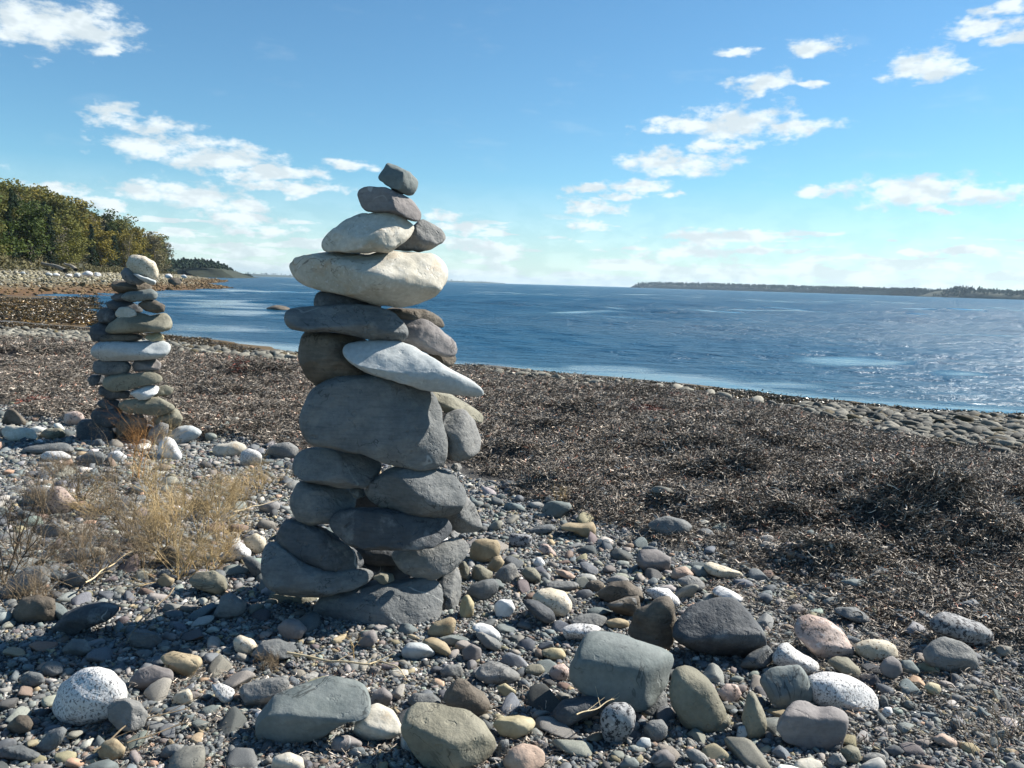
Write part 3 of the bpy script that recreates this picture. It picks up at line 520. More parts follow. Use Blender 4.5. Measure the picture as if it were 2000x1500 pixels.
# ---------------------------------------------------------------- single stones on the beach
# crop, material, outline, label, options
single = [
 ('D','granite',[(350,940),(380,840),(450,750),(560,680),(650,672),(740,710),(810,790),(820,870),(760,960),(650,1010),(500,1030),(390,1010)],'big white speckled granite boulder at the edge of the cairn shadow',dict(thick=.95)),
 ('D','grey',[(695,950),(740,890),(820,875),(910,915),(962,990),(940,1060),(860,1100),(760,1080),(705,1020)],'smooth egg-shaped grey stone touching the white granite boulder',dict(thick=.95,dd=-.02)),
 ('D','olive',[(1225,110),(1290,65),(1390,50),(1460,90),(1480,160),(1440,215),(1340,180),(1260,145)],'olive stone with a dark slot beside the tall cairn',dict()),
 ('D','tan',[(1020,110),(1080,70),(1140,105),(1120,150),(1050,160)],'small tan stone just behind the slotted olive stone',dict()),
 ('D','slate',[(0,190),(60,120),(180,30),(280,12),(330,50),(320,110),(200,160),(80,210),(-20,230)],'long blue-grey slab cut by the photo edge above the cairn shadow',dict()),
 ('D','grey',[(405,120),(460,60),(530,45),(575,95),(560,130),(480,165),(420,155)],'rounded grey stone next to the long blue-grey slab',dict()),
 ('D','brown',[(80,330),(140,230),(250,205),(355,230),(360,370),(230,385),(100,390)],'brown stone half hidden behind dry weed by the shadow',dict()),
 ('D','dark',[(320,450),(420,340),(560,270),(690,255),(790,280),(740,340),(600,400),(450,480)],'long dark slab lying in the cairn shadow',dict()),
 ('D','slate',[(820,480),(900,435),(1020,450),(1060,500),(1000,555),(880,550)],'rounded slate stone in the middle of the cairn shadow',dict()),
 ('D','granite_tan',[(1515,500),(1560,465),(1640,500),(1680,545),(1610,592),(1540,575)],'small speckled stone in the cairn shadow',dict()),
 ('D','slate',[(1630,600),(1700,520),(1820,495),(1940,540),(1900,605),(1750,640)],'broad flat slate in shade in front of the tall cairn',dict()),
 ('D','slate',[(1385,350),(1440,230),(1510,190),(1600,260),(1590,320),(1480,370)],'pointed slate stone in shade beside the cairn foot',dict()),
 ('D','tan',[(1045,620),(1120,585),(1300,610),(1320,650),(1240,735),(1120,690)],'flat brownish stone inside the cairn shadow',dict()),
 ('D','purple',[(840,775),(900,690),(1000,668),(1120,700),(1130,750),(1020,805),(880,815)],'smooth rounded stone at the shadow edge behind the granite boulder',dict()),
 ('D','purple',[(1800,420),(1860,370),(1950,370),(2000,430),(1960,490),(1860,505)],'purplish stone in shade close to the base stone',dict()),
 ('D','slate',[(400,560),(470,500),(560,500),(600,560),(540,610),(430,610)],'blue-grey stone in deep shade behind the granite boulder',dict()),
 ('D','slate',[(270,680),(330,635),(400,650),(415,710),(350,740),(280,730)],'small round slate in the shadow beside the granite boulder',dict()),
 ('D','slate',[(130,760),(190,712),(270,720),(295,770),(230,810),(150,800)],'dark rounded stone in the shadow near the photo edge',dict()),
 ('D','granite',[(1370,790),(1430,778),(1530,825),(1510,890),(1470,918),(1400,860)],'small black-and-white granite stone among dry stems',dict()),
 ('D','grey',[(1560,830),(1600,790),(1760,758),(1870,755),(1890,790),(1850,840),(1700,925),(1600,935)],'oblong grey stone behind the cracked slab',dict(thick=.7)),
 ('D','granite_tan',[(1115,890),(1150,850),(1230,815),(1255,850),(1250,900),(1180,928),(1120,918)],'small tan stone between the granite boulder and the oblong stone',dict()),
 ('D','tan',[(635,1210),(680,1165),(750,1140),(820,1200),(800,1260),(720,1290),(650,1265)],'orange-tan stone below the granite boulder',dict()),
 ('D','slate',[(240,1190),(320,1100),(390,1060),(440,1075),(400,1160),(320,1232),(260,1230)],'leaning blue slate below the granite boulder',dict()),
 ('D','brown',[(40,1065),(120,995),(190,990),(222,1040),(190,1092),(90,1115)],'dark brown stone in the lower corner beside the shadow',dict()),
 ('D','slate',[(-10,1235),(20,1185),(150,1195),(260,1235),(272,1262),(200,1280),(90,1270),(-10,1280)],'flat slate with a tan streak in the lower corner',dict()),
 ('D','slate',[(1035,1250),(1080,1195),(1150,1175),(1192,1200),(1170,1255),(1090,1275)],'blue slate chip below the small tan stone',dict()),
 ('E','teal',[(150,960),(170,860),(280,730),(450,650),(620,600),(820,585),(900,660),(920,720),(870,790),(720,870),(600,960),(430,1010),(300,1050),(180,1040)],'large cracked green-grey slab lying in front of the tall cairn',dict(thick=.75,blend=.55,e=.5,facets=2,ref=(700,1448),cuts=[((.05,.82,-.57),.34),((-.1,-.35,-.93),.5)])),
 ('E','cream',[(800,930),(830,850),(900,780),(960,765),(1060,800),(1110,870),(1120,920),(1050,970),(930,998),(830,975)],'white rough stone between the cracked slab and the olive boulder',dict(facets=5,e=.66)),
 ('E','olive',[(1115,910),(1150,820),(1230,765),(1400,760),(1560,810),(1660,900),(1725,1020),(1710,1090),(1600,1155),(1400,1180),(1250,1150),(1150,1050)],'big olive-tan boulder at the bottom of the picture',dict(facets=4,e=.64,thick=.85,cuts=[((.15,.8,-.6),.5),((-.5,-.2,-.85),.6)])),
 ('E','brown',[(1390,710),(1470,590),(1530,600),(1640,680),(1695,740),(1670,800),(1610,838),(1540,800),(1430,770)],'brown pyramid-shaped stone behind the olive boulder',dict(facets=5,e=.66)),
 ('E','grey',[(1590,560),(1630,500),(1700,475),(1800,510),(1880,555),(1880,590),(1780,618),(1660,615)],'smooth torpedo-shaped grey stone near the brown pyramid stone',dict()),
 ('E','pale',[(1110,410),(1150,355),(1270,355),(1330,410),(1330,450),(1230,460),(1120,440)],'flat pale blue slate in front of the cairn base',dict(e=.6)),
 ('E','white',[(1565,250),(1620,225),(1700,245),(1760,300),(1750,335),(1680,318)],'flat white pebble lying on a grey slab',dict()),
 ('E','grey',[(1580,290),(1640,280),(1730,330),(1770,375),(1740,408),(1660,375)],'grey slab under the flat white pebble',dict()),
 ('E','yellow',[(1700,890),(1740,850),(1870,825),(1960,850),(1985,890),(1940,940),(1850,978),(1760,945)],'bright yellowish stone beside the olive boulder',dict()),
 ('N','pink',[(982,1490),(995,1465),(1020,1452),(1048,1455),(1064,1475),(1062,1495),(1030,1508),(990,1506)],'smooth pink stone at the bottom edge by the olive boulder',dict()),
 ('E','tan',[(1275,285),(1330,220),(1440,185),(1470,215),(1450,280),(1380,315),(1290,310)],'brownish stone tucked against the cairn base',dict()),
 ('E','purple',[(905,755),(930,680),(1000,640),(1055,690),(1040,760),(960,780)],'small striped stone at the tip of the cracked slab',dict(e=.6)),
 ('E','yellow',[(1730,640),(1790,615),(1865,670),(1840,712),(1770,695)],'pale cream flake near the torpedo-shaped stone',dict(thick=.4)),
 ('E','yellow',[(1490,150),(1510,60),(1545,35),(1585,90),(1585,170),(1540,203),(1500,188)],'upright yellow stone close to the cairn base',dict()),
 ('E','white',[(1715,110),(1760,70),(1830,75),(1855,130),(1810,192),(1730,175)],'chunky white stone beside the dark oval stone',dict(e=.66)),
 ('E','slate',[(1150,735),(1200,670),(1330,685),(1375,735),(1360,772),(1200,778)],'grooved grey stone behind the olive boulder',dict()),
 ('E','slate',[(1360,530),(1420,492),(1500,495),(1515,560),(1450,590),(1380,580)],'flat slate half white near the brown pyramid stone',dict()),
 ('E','purple',[(815,375),(860,290),(940,265),(962,330),(905,390)],'tilted grey stone behind the dry seed stalk',dict()),
 ('E','tan',[(1240,340),(1300,318),(1400,350),(1440,410),(1400,440),(1310,390)],'rusty orange stone beside the flat pale slate',dict()),
 ('E','teal',[(1350,325),(1430,300),(1540,320),(1570,350),(1480,375),(1390,360)],'flat green-grey stone near the grey slab',dict()),
 ('E','purple',[(1510,400),(1570,355),(1630,390),(1635,460),(1570,480),(1520,450)],'squarish purple-grey stone above the torpedo-shaped stone',dict()),
 ('E','cream',[(255,1180),(280,1090),(380,1060),(470,1100),(485,1180),(380,1200)],'cream stone cut by the bottom edge below the cracked slab',dict()),
 ('E','purple',[(650,1035),(680,960),(760,955),(860,1000),(850,1042),(700,1060)],'two-toned purplish pebble below the white rough stone',dict()),
 ('E','slate',[(1720,1060),(1760,990),(1810,980),(1815,1040),(1770,1100),(1725,1105)],'narrow grey stone between the olive boulder and pink stone',dict()),
 ('F','teal',[(430,860),(440,740),(490,600),(550,520),(650,510),(780,525),(950,590),(1100,650),(1180,700),(1190,770),(1150,900),(1090,990),(1000,1045),(880,1050),(720,1010),(560,950),(450,900)],'big smooth rounded grey boulder propped up on smaller stones',dict(ref=(1210,1395),thick=.8,e=.6,cuts=[((.15,.8,-.58),.55),((-.1,-.1,-1),.62),((.85,0,-.5),.72)])),
 ('F','slate',[(880,1100),(1000,1040),(1120,930),(1137,1060),(1140,1110),(1050,1135),(950,1150)],'grey stone propping the big smooth boulder, one corner sunlit',dict(dd=.04)),
 ('F','granite_dark',[(640,1200),(660,1090),(740,1025),(840,1025),(900,1100),(895,1200),(830,1300),(750,1345),(670,1295)],'dark speckled upright stone under the big smooth boulder',dict(thick=.7)),
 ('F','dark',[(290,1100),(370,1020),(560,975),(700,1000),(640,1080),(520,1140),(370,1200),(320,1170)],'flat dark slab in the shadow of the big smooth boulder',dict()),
 ('F','slate',[(960,1200),(1010,1155),(1100,1150),(1140,1200),(1130,1270),(1050,1312),(975,1285)],'small round slate below the propped boulder',dict()),
 ('F','olive',[(1150,900),(1190,770),(1260,750),(1350,800),(1450,870),(1510,950),(1555,1060),(1540,1130),(1430,1210),(1350,1222),(1240,1160),(1170,1040)],'knobbly olive-brown rock beside the propped boulder',dict(facets=6,e=.66,rough=1.8)),
 ('F','brown',[(850,510),(880,390),(960,310),(1060,265),(1130,260),(1170,310),(1195,440),(1190,560),(1140,645),(1000,620),(900,570)],'upright rough brown rock behind the propped boulder',dict(facets=6,e=.64,rough=1.6)),
 ('F','dark',[(1190,540),(1210,400),(1330,310),(1480,280),(1630,275),(1730,360),(1830,490),(1865,590),(1830,670),(1720,720),(1500,690),(1350,635),(1230,580)],'large flat dark blue slab streaked with pale bands',dict(thick=.8,e=.5,facets=2,ref=(1400,1288),cuts=[((-.12,.66,-.74),.28),((.1,-.6,-.8),.45)])),
 ('G','slate',[(-20,720),(60,640),(190,580),(222,680),(150,738),(20,745)],'grey slab showing under the large dark blue slab',dict(dd=-.02)),
 ('F','granite_tan',[(140,240),(200,195),(290,190),(390,215),(440,280),(440,330),(390,392),(320,385),(200,305)],'rounded yellowish speckled granite stone in the sunny shingle',dict()),
 ('F','dark',[(68,270),(100,255),(200,290),(290,350),(318,400),(290,440),(230,432),(140,355)],'smooth dark oval stone leaning on the yellowish granite',dict(dd=-.03)),
 ('F','brown',[(610,230),(720,150),(850,130),(940,190),(978,255),(930,312),(850,270),(700,290)],'dark grooved rock behind the upright brown rock',dict(facets=5)),
 ('F','brown',[(690,300),(800,260),(930,228),(932,340),(890,385),(760,370)],'dark angular chunk under the grooved rock',dict(facets=6,e=.62,dd=-.03)),
 ('F','granite',[(970,205),(1060,178),(1150,195),(1220,260),(1232,305),(1180,320),(1060,270)],'white granite stone behind the upright brown rock',dict()),
 ('F','grey',[(410,432),(480,385),(600,370),(700,400),(680,455),(520,458)],'flat grey stone behind the propped boulder',dict()),
 ('F','granite',[(370,475),(450,445),(580,448),(662,482),(570,530),(490,575),(400,575)],'flat speckled granite just behind the propped boulder',dict()),
 ('F','tan',[(690,425),(760,402),(855,425),(858,470),(780,480),(705,465)],'brown flat stone beside the upright brown rock',dict()),
 ('F','olive',[(660,480),(710,455),(780,465),(795,510),(740,530),(670,520)],'small olive stone on the shoulder of the propped boulder',dict(dd=.06)),
 ('F','yellow',[(205,645),(290,615),(370,630),(398,682),(330,710),(240,680)],'small yellow-green stone near the propped boulder',dict()),
 ('F','granite_pink',[(265,800),(300,755),(380,740),(428,790),(400,850),(310,862)],'pinkish stone beside the propped boulder',dict()),
 ('F','olive',[(88,780),(130,745),(210,742),(242,785),(190,825),(110,820)],'small tan-grey stone left of the pinkish stone',dict()),
 ('F','granite_pink',[(1505,935),(1570,880),(1650,900),(1682,960),(1640,1022),(1560,1025)],'salmon pink granite stone between the knobbly rock and the green stone',dict()),
 ('F','olive',[(1680,1150),(1720,960),(1760,930),(1830,1060),(1868,1180),(1840,1295),(1740,1300)],'upright shard of olive rock below the green stone',dict(facets=6,e=.6)),
 ('F','olive',[(1430,1225),(1520,1150),(1590,1110),(1602,1170),(1550,1232)],'small olive triangle stone below the knobbly rock',dict()),
 ('F','pale',[(1640,1260),(1660,1195),(1710,1188),(1726,1250),(1700,1300),(1660,1295)],'small pale blue-green stone below the shard',dict()),
 ('F','pink',[(1155,95),(1190,40),(1270,22),(1335,80),(1300,122),(1200,128)],'rounded pink-brown stone at the edge of the seaweed',dict()),
 ('F','teal',[(1300,40),(1340,15),(1410,30),(1447,80),(1420,112),(1350,105)],'green-grey egg-shaped stone beside the pink-brown one',dict()),
 ('F','granite_tan',[(1400,20),(1450,-10),(1560,30),(1692,75),(1682,122),(1570,108),(1440,70)],'long pale speckled stone at the edge of the seaweed',dict()),
 ('F','grey',[(1200,125),(1300,90),(1370,110),(1415,170),(1380,218),(1280,190)],'grey-tan stone in front of the pink-brown one',dict()),
 ('F','white',[(1460,210),(1510,165),(1600,200),(1705,265),(1690,292),(1560,262)],'long white stone behind the large dark blue slab',dict()),
 ('F','teal',[(790,1480),(830,1430),(900,1425),(937,1470),(900,1515),(810,1515)],'round green-grey stone at the bottom edge below the boulder',dict()),
 ('F','pale',[(908,1320),(950,1278),(1010,1285),(1022,1340),(970,1362),(920,1355)],'small pale round stone below the dark speckled stone',dict()),
 ('F','purple',[(1005,1440),(1060,1375),(1140,1365),(1192,1420),(1190,1500),(1080,1515)],'purple-grey slate at the bottom edge',dict()),
 ('F','grey',[(1265,1370),(1330,1355),(1410,1400),(1450,1450),(1400,1475),(1300,1430)],'slanting grey stone near the bottom edge',dict()),
 ('G','teal',[(105,800),(115,730),(160,710),(290,735),(400,735),(450,800),(500,920),(518,1005),(400,1020),(280,1065),(200,980)],'smooth sage-green wedge-shaped stone',dict(thick=.7,e=.6,cuts=[((-.2,.6,-.75),.36),((.4,-.5,-.75),.55)])),
 ('G','granite',[(455,800),(560,775),(680,785),(830,850),(940,930),(975,1020),(940,1062),(800,1075),(620,1050),(500,970)],'large white speckled granite stone beside the sage-green stone',dict(dd=.05)),
 ('G','purple',[(240,1150),(300,1060),(380,980),(430,980),(520,1015),(650,1035),(735,1085),(742,1140),(700,1312),(600,1325),(450,1315),(290,1240)],'dark brownish block in front of the sage-green stone',dict(e=.5,facets=2,thick=.7,cuts=[((.1,.9,-.45),.62),((0,-.05,-1),.5)])),
 ('G','granite_pink',[(365,480),(390,400),(470,390),(600,420),(690,480),(760,570),(803,620),(790,690),(700,680),(560,655),(480,600)],'rough pinkish granite rock at the seaweed edge',dict(facets=5,e=.66)),
 ('G','granite_tan',[(785,570),(850,538),(990,540),(1090,590),(1115,670),(1060,692),(900,695),(810,640)],'cream speckled stone next to the rough pinkish rock',dict()),
 ('G','purple',[(970,745),(1010,680),(1060,655),(1120,700),(1135,770),(1080,822),(1000,795)],'small brown-grey stone in front of the cream speckled stone',dict(dd=-.04)),
 ('G','grey',[(1285,620),(1340,560),(1430,530),(1560,560),(1640,620),(1675,700),(1670,770),(1540,780),(1400,745),(1310,700)],'domed grey boulder sitting in the seaweed',dict(facets=4)),
 ('G','granite_dark',[(1330,415),(1380,365),(1430,352),(1560,385),(1700,430),(1780,500),(1780,560),(1720,602),(1640,570),(1480,510),(1350,470)],'long dark granite stone behind the domed grey boulder',dict()),
 ('G','teal',[(665,150),(690,115),(790,112),(880,125),(905,175),(880,198),(700,195)],'flat pale green stone lying alone on the seaweed',dict()),
 ('G','slate',[(640,335),(680,315),(800,318),(880,370),(925,410),(890,432),(780,405)],'low grey stone half buried in seaweed',dict()),
 ('G','purple',[(310,335),(350,290),(420,300),(475,340),(450,368),(340,365)],'small grey stone in seaweed above the pinkish rock',dict()),
 ('G','granite',[(215,650),(260,580),(320,570),(420,650),(530,710),(538,770),(460,785),(330,735),(220,700)],'pale granite stone wedged behind the sage-green stone',dict()),
 ('G','olive',[(600,700),(660,655),(750,680),(840,760),(840,812),(760,800),(680,760)],'flat olive stone behind the large white granite',dict()),
 ('G','teal',[(1125,690),(1200,690),(1270,765),(1250,802),(1150,780)],'flat sea-green stone beside the small brown-grey stone',dict()),
 ('G','yellow',[(1285,875),(1330,843),(1400,870),(1415,900),(1380,950),(1320,920)],'small orange-yellow stone in the gravel',dict()),
 ('G','white',[(985,1060),(1010,1022),(1055,1025),(1072,1065),(1040,1095),(1000,1092)],'small bright white pebble beside the large white granite',dict()),
 ('G','grey',[(600,1400),(640,1348),(700,1355),(742,1410),(720,1460),(640,1460)],'grey pebble below the dark brownish block',dict()),
 ('G','olive',[(690,1330),(750,1295),(820,1320),(850,1390),(820,1432),(740,1400)],'olive pebble near the corner of the dark brownish block',dict()),
 ('G','cream',[(350,1460),(390,1400),(480,1383),(560,1410),(572,1460),(450,1480)],'cream stone cut by the bottom edge below the dark block',dict()),
 ('G','grey',[(850,1375),(920,1345),(1010,1360),(1022,1410),(960,1430),(870,1420)],'flat grey stone near the bottom edge in the gravel',dict()),
 ('G','pink',[(1350,1240),(1420,1210),(1520,1260),(1532,1300),(1460,1315),(1390,1285)],'orange-tan flat stone among dry stems',dict()),
 ('G','slate',[(1470,1150),(1490,1095),(1540,1110),(1545,1170),(1505,1205)],'blue upright pebble in the gravel',dict()),
 ('H','granite_pink',[(305,780),(330,640),(390,612),(450,630),(560,740),(520,775),(400,810)],'pink granite stone among the dry weeds',dict(e=.66)),
 ('H','granite_pink',[(440,160),(455,100),(510,82),(570,100),(595,145),(560,178),(470,183)],'round pinkish white stone at the seaweed edge by the small cairn',dict()),
 ('H','brown',[(0,185),(40,90),(75,58),(120,85),(190,160),(150,185),(60,195)],'tent-shaped grey rock beside the seaweed',dict(e=.6)),
 ('H','cream',[(5,225),(50,180),(160,195),(240,220),(260,272),(160,300),(60,295)],'cream stone in front of the tent-shaped rock',dict()),
 ('H','olive',[(270,250),(320,205),(420,200),(462,250),(420,280),(320,285)],'flat olive-grey stone beside the small cairn',dict()),
 ('H','slate',[(125,362),(200,330),(400,305),(480,310),(530,360),(450,380),(250,380)],'long flat blue slate in the small cairn shadow',dict()),
 ('H','cream',[(1480,350),(1510,320),(1640,295),(1710,315),(1720,350),(1640,402),(1500,405)],'cream stone at the seaweed edge between the cairns',dict()),
 ('H','granite',[(1675,455),(1680,370),(1730,345),(1810,365),(1828,410),(1810,472),(1740,475)],'white granite cube between the two cairns',dict(e=.62)),
 ('N','grey',[(515,887),(530,870),(565,862),(583,875),(580,893),(545,898)],'long grey stone behind the tall cairn at the seaweed edge',dict()),
 ('C','white',[(640,1425),(660,1340),(700,1305),(750,1330),(805,1430),(790,1465),(700,1455)],'white granite stone at the foot of the small cairn',dict()),
 ('C','pale',[(690,1305),(780,1240),(860,1232),(940,1275),(900,1312),(790,1365),(730,1350)],'pointed pale slab lying beside the small cairn',dict(thick=.7)),
 ('H','slate',[(555,405),(620,365),(700,362),(740,400),(700,462),(600,448)],'grey stone in front of the small cairn',dict()),
 ('H','white',[(745,415),(770,370),(830,362),(890,400),(860,437),(780,443)],'white oval stone in front of the small cairn',dict()),
 ('H','granite',[(275,400),(330,362),(430,360),(500,400),(460,432),(330,430)],'pale granite stone near the long flat blue slate',dict()),
 ('H','granite',[(1505,1125),(1600,1040),(1680,998),(1750,1060),(1740,1112),(1640,1130)],'pale pointed granite beside the tall cairn in the dry weed',dict()),
 ('H','granite_tan',[(1690,975),(1780,930),(1850,970),(1857,1030),(1800,1082),(1720,1030)],'round pale granite behind the pointed granite',dict()),
 ('H','slate',[(1310,740),(1360,695),(1450,690),(1510,740),(1460,785),(1350,782)],'smooth grey stone in the golden weed',dict()),
 ('H','brown',[(1085,1150),(1100,1040),(1200,1015),(1272,1070),(1270,1150),(1170,1175)],'dark brown stone under the golden weed',dict()),
 ('N','slate',[(470,1088),(490,1087),(520,1108),(520,1130),(495,1125)],'blue-grey splinter leaning on the tall cairn',dict()),
 ('H','grey',[(150,720),(170,650),(250,612),(350,615),(340,740),(230,750)],'grey stone behind the pink granite stone',dict()),
 ('H','cream',[(1015,830),(1050,785),(1120,782),(1192,830),(1170,865),(1060,868)],'cream stone showing through the golden weed',dict()),
 ('H','slate',[(250,920),(310,870),(420,860),(480,915),(420,960),(290,960)],'striped grey stone under the dark dry stems',dict()),
 ('H','granite_tan',[(610,1070),(650,1030),(720,1035),(742,1075),(690,1110),(630,1105)],'small cream stone below the golden weed',dict()),
 ('H','slate',[(440,1110),(500,1050),(610,1035),(640,1090),(570,1130),(470,1140)],'flat slate beside the small cream stone under dry stems',dict()),
 ('I','teal',[(590,1060),(620,1005),(680,992),(780,1010),(785,1040),(715,1108),(640,1100)],'angular green-grey stone alone at the seaweed edge',dict(facets=5,e=.62)),
 ('I','slate',[(1285,1155),(1330,1115),(1420,1095),(1520,1120),(1575,1160),(1560,1200),(1470,1220),(1340,1200)],'smooth dark blue stone alone in the seaweed',dict()),
 ('N','purple',[(1243,1098),(1250,1075),(1285,1073),(1310,1090),(1308,1115),(1280,1120),(1255,1115)],'squarish grey-mauve stone at the seaweed edge',dict(e=.66)),
 ('J','tan',[(190,760),(220,640),(330,605),(470,625),(490,700),(470,780),(380,850),(260,862),(190,820)],'big banded tan stone beside the tall cairn',dict(e=.66)),
 ('J','tan',[(350,885),(420,800),(480,780),(525,840),(490,900),(430,950)],'smaller tan stone under the banded tan stone',dict()),
 ('J','olive',[(205,985),(225,870),(290,870),(415,945),(400,995),(300,1025),(210,1025)],'yellow-grey wedge stone near the tall cairn',dict(e=.62)),
 ('J','grey',[(430,975),(500,890),(600,840),(640,870),(675,980),(620,1035),(520,1045),(440,1018)],'banded grey cone-shaped stone near the tall cairn',dict()),
 ('J','slate',[(150,1135),(220,1060),(330,1020),(430,1000),(465,1060),(450,1135),(380,1195),(280,1215)],'smooth dark grey wedge near the upright yellow stone',dict()),
 ('J','olive',[(680,935),(740,880),(820,900),(880,980),(885,1062),(800,1040),(720,990)],'long grey-green stone in the sunny shingle',dict()),
 ('J','granite_dark',[(560,620),(600,555),(700,570),(795,590),(790,680),(740,705),(620,698)],'speckled grey block in the sunny shingle',dict(e=.62)),
 ('J','granite_pink',[(845,705),(880,655),(950,670),(1030,750),(1030,788),(930,780)],'pink speckled stone in the sunny shingle',dict()),
 ('J','pink',[(1010,925),(1090,910),(1180,950),(1222,990),(1180,1013),(1080,980)],'long pale pink stone in the sunny shingle',dict()),
 ('J','white',[(805,855),(840,790),(890,800),(925,860),(900,892),(830,893)],'white egg-shaped pebble in the sunny shingle',dict()),
 ('J','grey',[(915,1075),(960,1025),(1100,1030),(1220,1030),(1262,1070),(1200,1113),(1000,1110)],'long grey stone with a dark dimple in the sunny shingle',dict()),
 ('J','tan',[(1040,500),(1130,460),(1300,465),(1390,450),(1420,520),(1400,602),(1320,590),(1180,530)],'tan bar-shaped stone at the seaweed edge',dict(e=.62)),
 ('J','slate',[(740,545),(860,485),(990,470),(1030,520),(940,550),(800,565)],'low grey slab next to the tan bar-shaped stone',dict()),
 ('J','olive',[(75,850),(140,830),(185,900),(190,990),(160,1035),(110,990)],'narrow grey-brown stone against the tall cairn',dict()),
 ('J','brown',[(1310,1080),(1350,1025),(1450,1015),(1505,1060),(1480,1120),(1390,1135)],'round brown stone in the sunny shingle',dict()),
]
def build_single():
    for i, (crop, mat, pts, label, opt) in enumerate(single):
        big = np.ptp([p[0] for p in pts])/CR[crop][2]
        me, base = traced_stone(pts, crop, mat, 1000+i*11, sub=4 if big > 70 else 3, **opt)
        link('beach_stone', me, None, base, label=label, category='stone', group='stones lying on the beach')
build_single()
print('single stones', len(single))

# ---------------------------------------------------------------- loose pebbles
rgp = np.random.default_rng(77)
PAL = np.array([(.15, .17, .185), (.11, .125, .14), (.21, .225, .23), (.2, .235, .225), (.24, .235, .22), (.31, .31, .3), (.075, .08, .085), (.34, .28, .19), (.36, .25, .19), (.2, .155, .13), (.6, .59, .57), (.19, .17, .17), (.25, .23, .16)])
PAL = PAL*np.array([1.04, 1.0, .95]); PW = np.array([20, 16, 14, 6, 15, 8, 9, 1.6, 1.0, 4, 2.2, 4, 4.]); PW /= PW.sum()
PNAME = ['blue-grey', 'dark blue-grey', 'light slate-grey', 'green-grey', 'warm grey', 'pale grey', 'near-black', 'tan', 'pinkish', 'brown', 'white', 'mauve-grey', 'olive']
def pebble_variants(sub, n, seed):
    out = []
    for i in range(n):
        rg = np.random.default_rng(seed+i); V = facet(ICO[sub][0].copy(), rg, 10, .45, .82, .08); V = V*(1+.07*wob(V, seed+i+50, 1.6))[:, None]
        V *= np.array([1.3*rg.uniform(.9, 1.2), rg.uniform(.75, 1.0), rg.uniform(.38, .75)]); out.append(V)
    return out
PV3, PV2, PV1 = pebble_variants(3, 10, 300), pebble_variants(2, 14, 400), pebble_variants(1, 10, 500)
shingle_poly = world_poly([(-800, 775), (-150, 790), (60, 795), (160, 815), (340, 855), (560, 868), (640, 892), (930, 915), (1050, 960), (1230, 1010), (1440, 1065), (1520, 1105), (1650, 1160), (1800, 1185), (2200, 1200), (2700, 1200), (2700, 1850), (1000, 1900), (-800, 1850)])
def eul(yaw, tx, ty): return np.stack([tx, ty, yaw], 1)
def rotmats(E):
    cx, cy, cz = np.cos(E).T; sx, sy, sz = np.sin(E).T
    return np.stack([np.stack([cz*cy, cz*sy*sx-sz*cx, cz*sy*cx+sz*sx], 1), np.stack([sz*cy, sz*sy*sx+cz*cx, sz*sy*cx-cz*sx], 1), np.stack([-sy, cy*sx, cy*cx], 1)], 1)
def throw(n, poly, rad, feet_, gap, soft):
    lo, hi = poly.min(0), poly.max(0); P = rgp.uniform(lo, hi, (n, 2)); P = P[poly_sd(P, poly)+soft*wob(P, 21, 3) > -.05]
    P = P[in_view(np.column_stack([P, np.zeros(len(P))]), 600, 600, 1850)]
    r = np.sort(rad(len(P)))[::-1]; cell = .12; grid = {}
    for (x, y, q) in feet_:
        for i in range(int((x-q)//cell)-1, int((x+q)//cell)+2):
            for j in range(int((y-q)//cell)-1, int((y+q)//cell)+2): grid.setdefault((i, j), []).append((x, y, q*.92))
    keep = []
    for k in range(len(P)):
        x, y = P[k]; q = r[k]; i, j = int(x//cell), int(y//cell); ok = True
        for a in (-1, 0, 1):
            for b in (-1, 0, 1):
                for (u, v, s) in grid.get((i+a, j+b), ()):
                    if (u-x)**2+(v-y)**2 < (gap*(q+s))**2: ok = False; break
                if not ok: break
            if not ok: break
        if ok: keep.append(k); grid.setdefault((i, j), []).append((x, y, q))
    return P[keep], r[keep]
def cairn_feet(o): return [(o.location.x+dx, o.location.y+dy, .17) for dx in (-.17, .02, .2) for dy in (-.02, .12)]
feet_all = feet+cairn_feet(main)+[(farc.location.x+dx, farc.location.y+.05, .2) for dx in (-.25, 0, .25)]
BP, BR = throw(120000, shingle_poly, lambda n: np.clip(rgp.lognormal(math.log(.0112), .58, n), .007, .06), feet_all, .78, .3)
BZ = ground_z(BP); n = len(BP)
bcol = rgp.choice(len(PAL), n, p=PW); btint = np.clip(PAL[bcol]*rgp.uniform(.75, 1.3, (n, 1))*rgp.uniform(.95, 1.05, (n, 3)), 0, .8)
bE = eul(rgp.uniform(0, 6.28, n), rgp.normal(0, .28, n), rgp.normal(0, .28, n)); bs = BR
px, py, pw = project(np.column_stack([BP, BZ])); seen = (px > 10) & (px < 1990) & (py < 1490) & (py > 700)
hidden = (px > 520) & (px < 900) & (py < 1230)
order = np.argsort(-np.where(seen & ~hidden, BR/pw, 0)); solo = set(order[:max(0, 296-len(single))].tolist())
pm_meshes = [mesh_np('pebble', V, ICO[3][1], pebble_mat_i) for V in PV3]
import re
hero = [(o.location.x, o.location.y, re.split(r' (?:at|in|on|beside|behind|below|under|between|with|lying|touching|just|next|cut|half|alone|among|propped|propping|near|against|leaning|tucked|wedged|sitting|streaked|showing|close|inside|above|from|left|around|into|of)\b', o['label'])[0].rstrip(',')) for o in list(C.objects) if o.name.startswith('beach_stone')]
SIZE = ['large', 'middling', 'small']
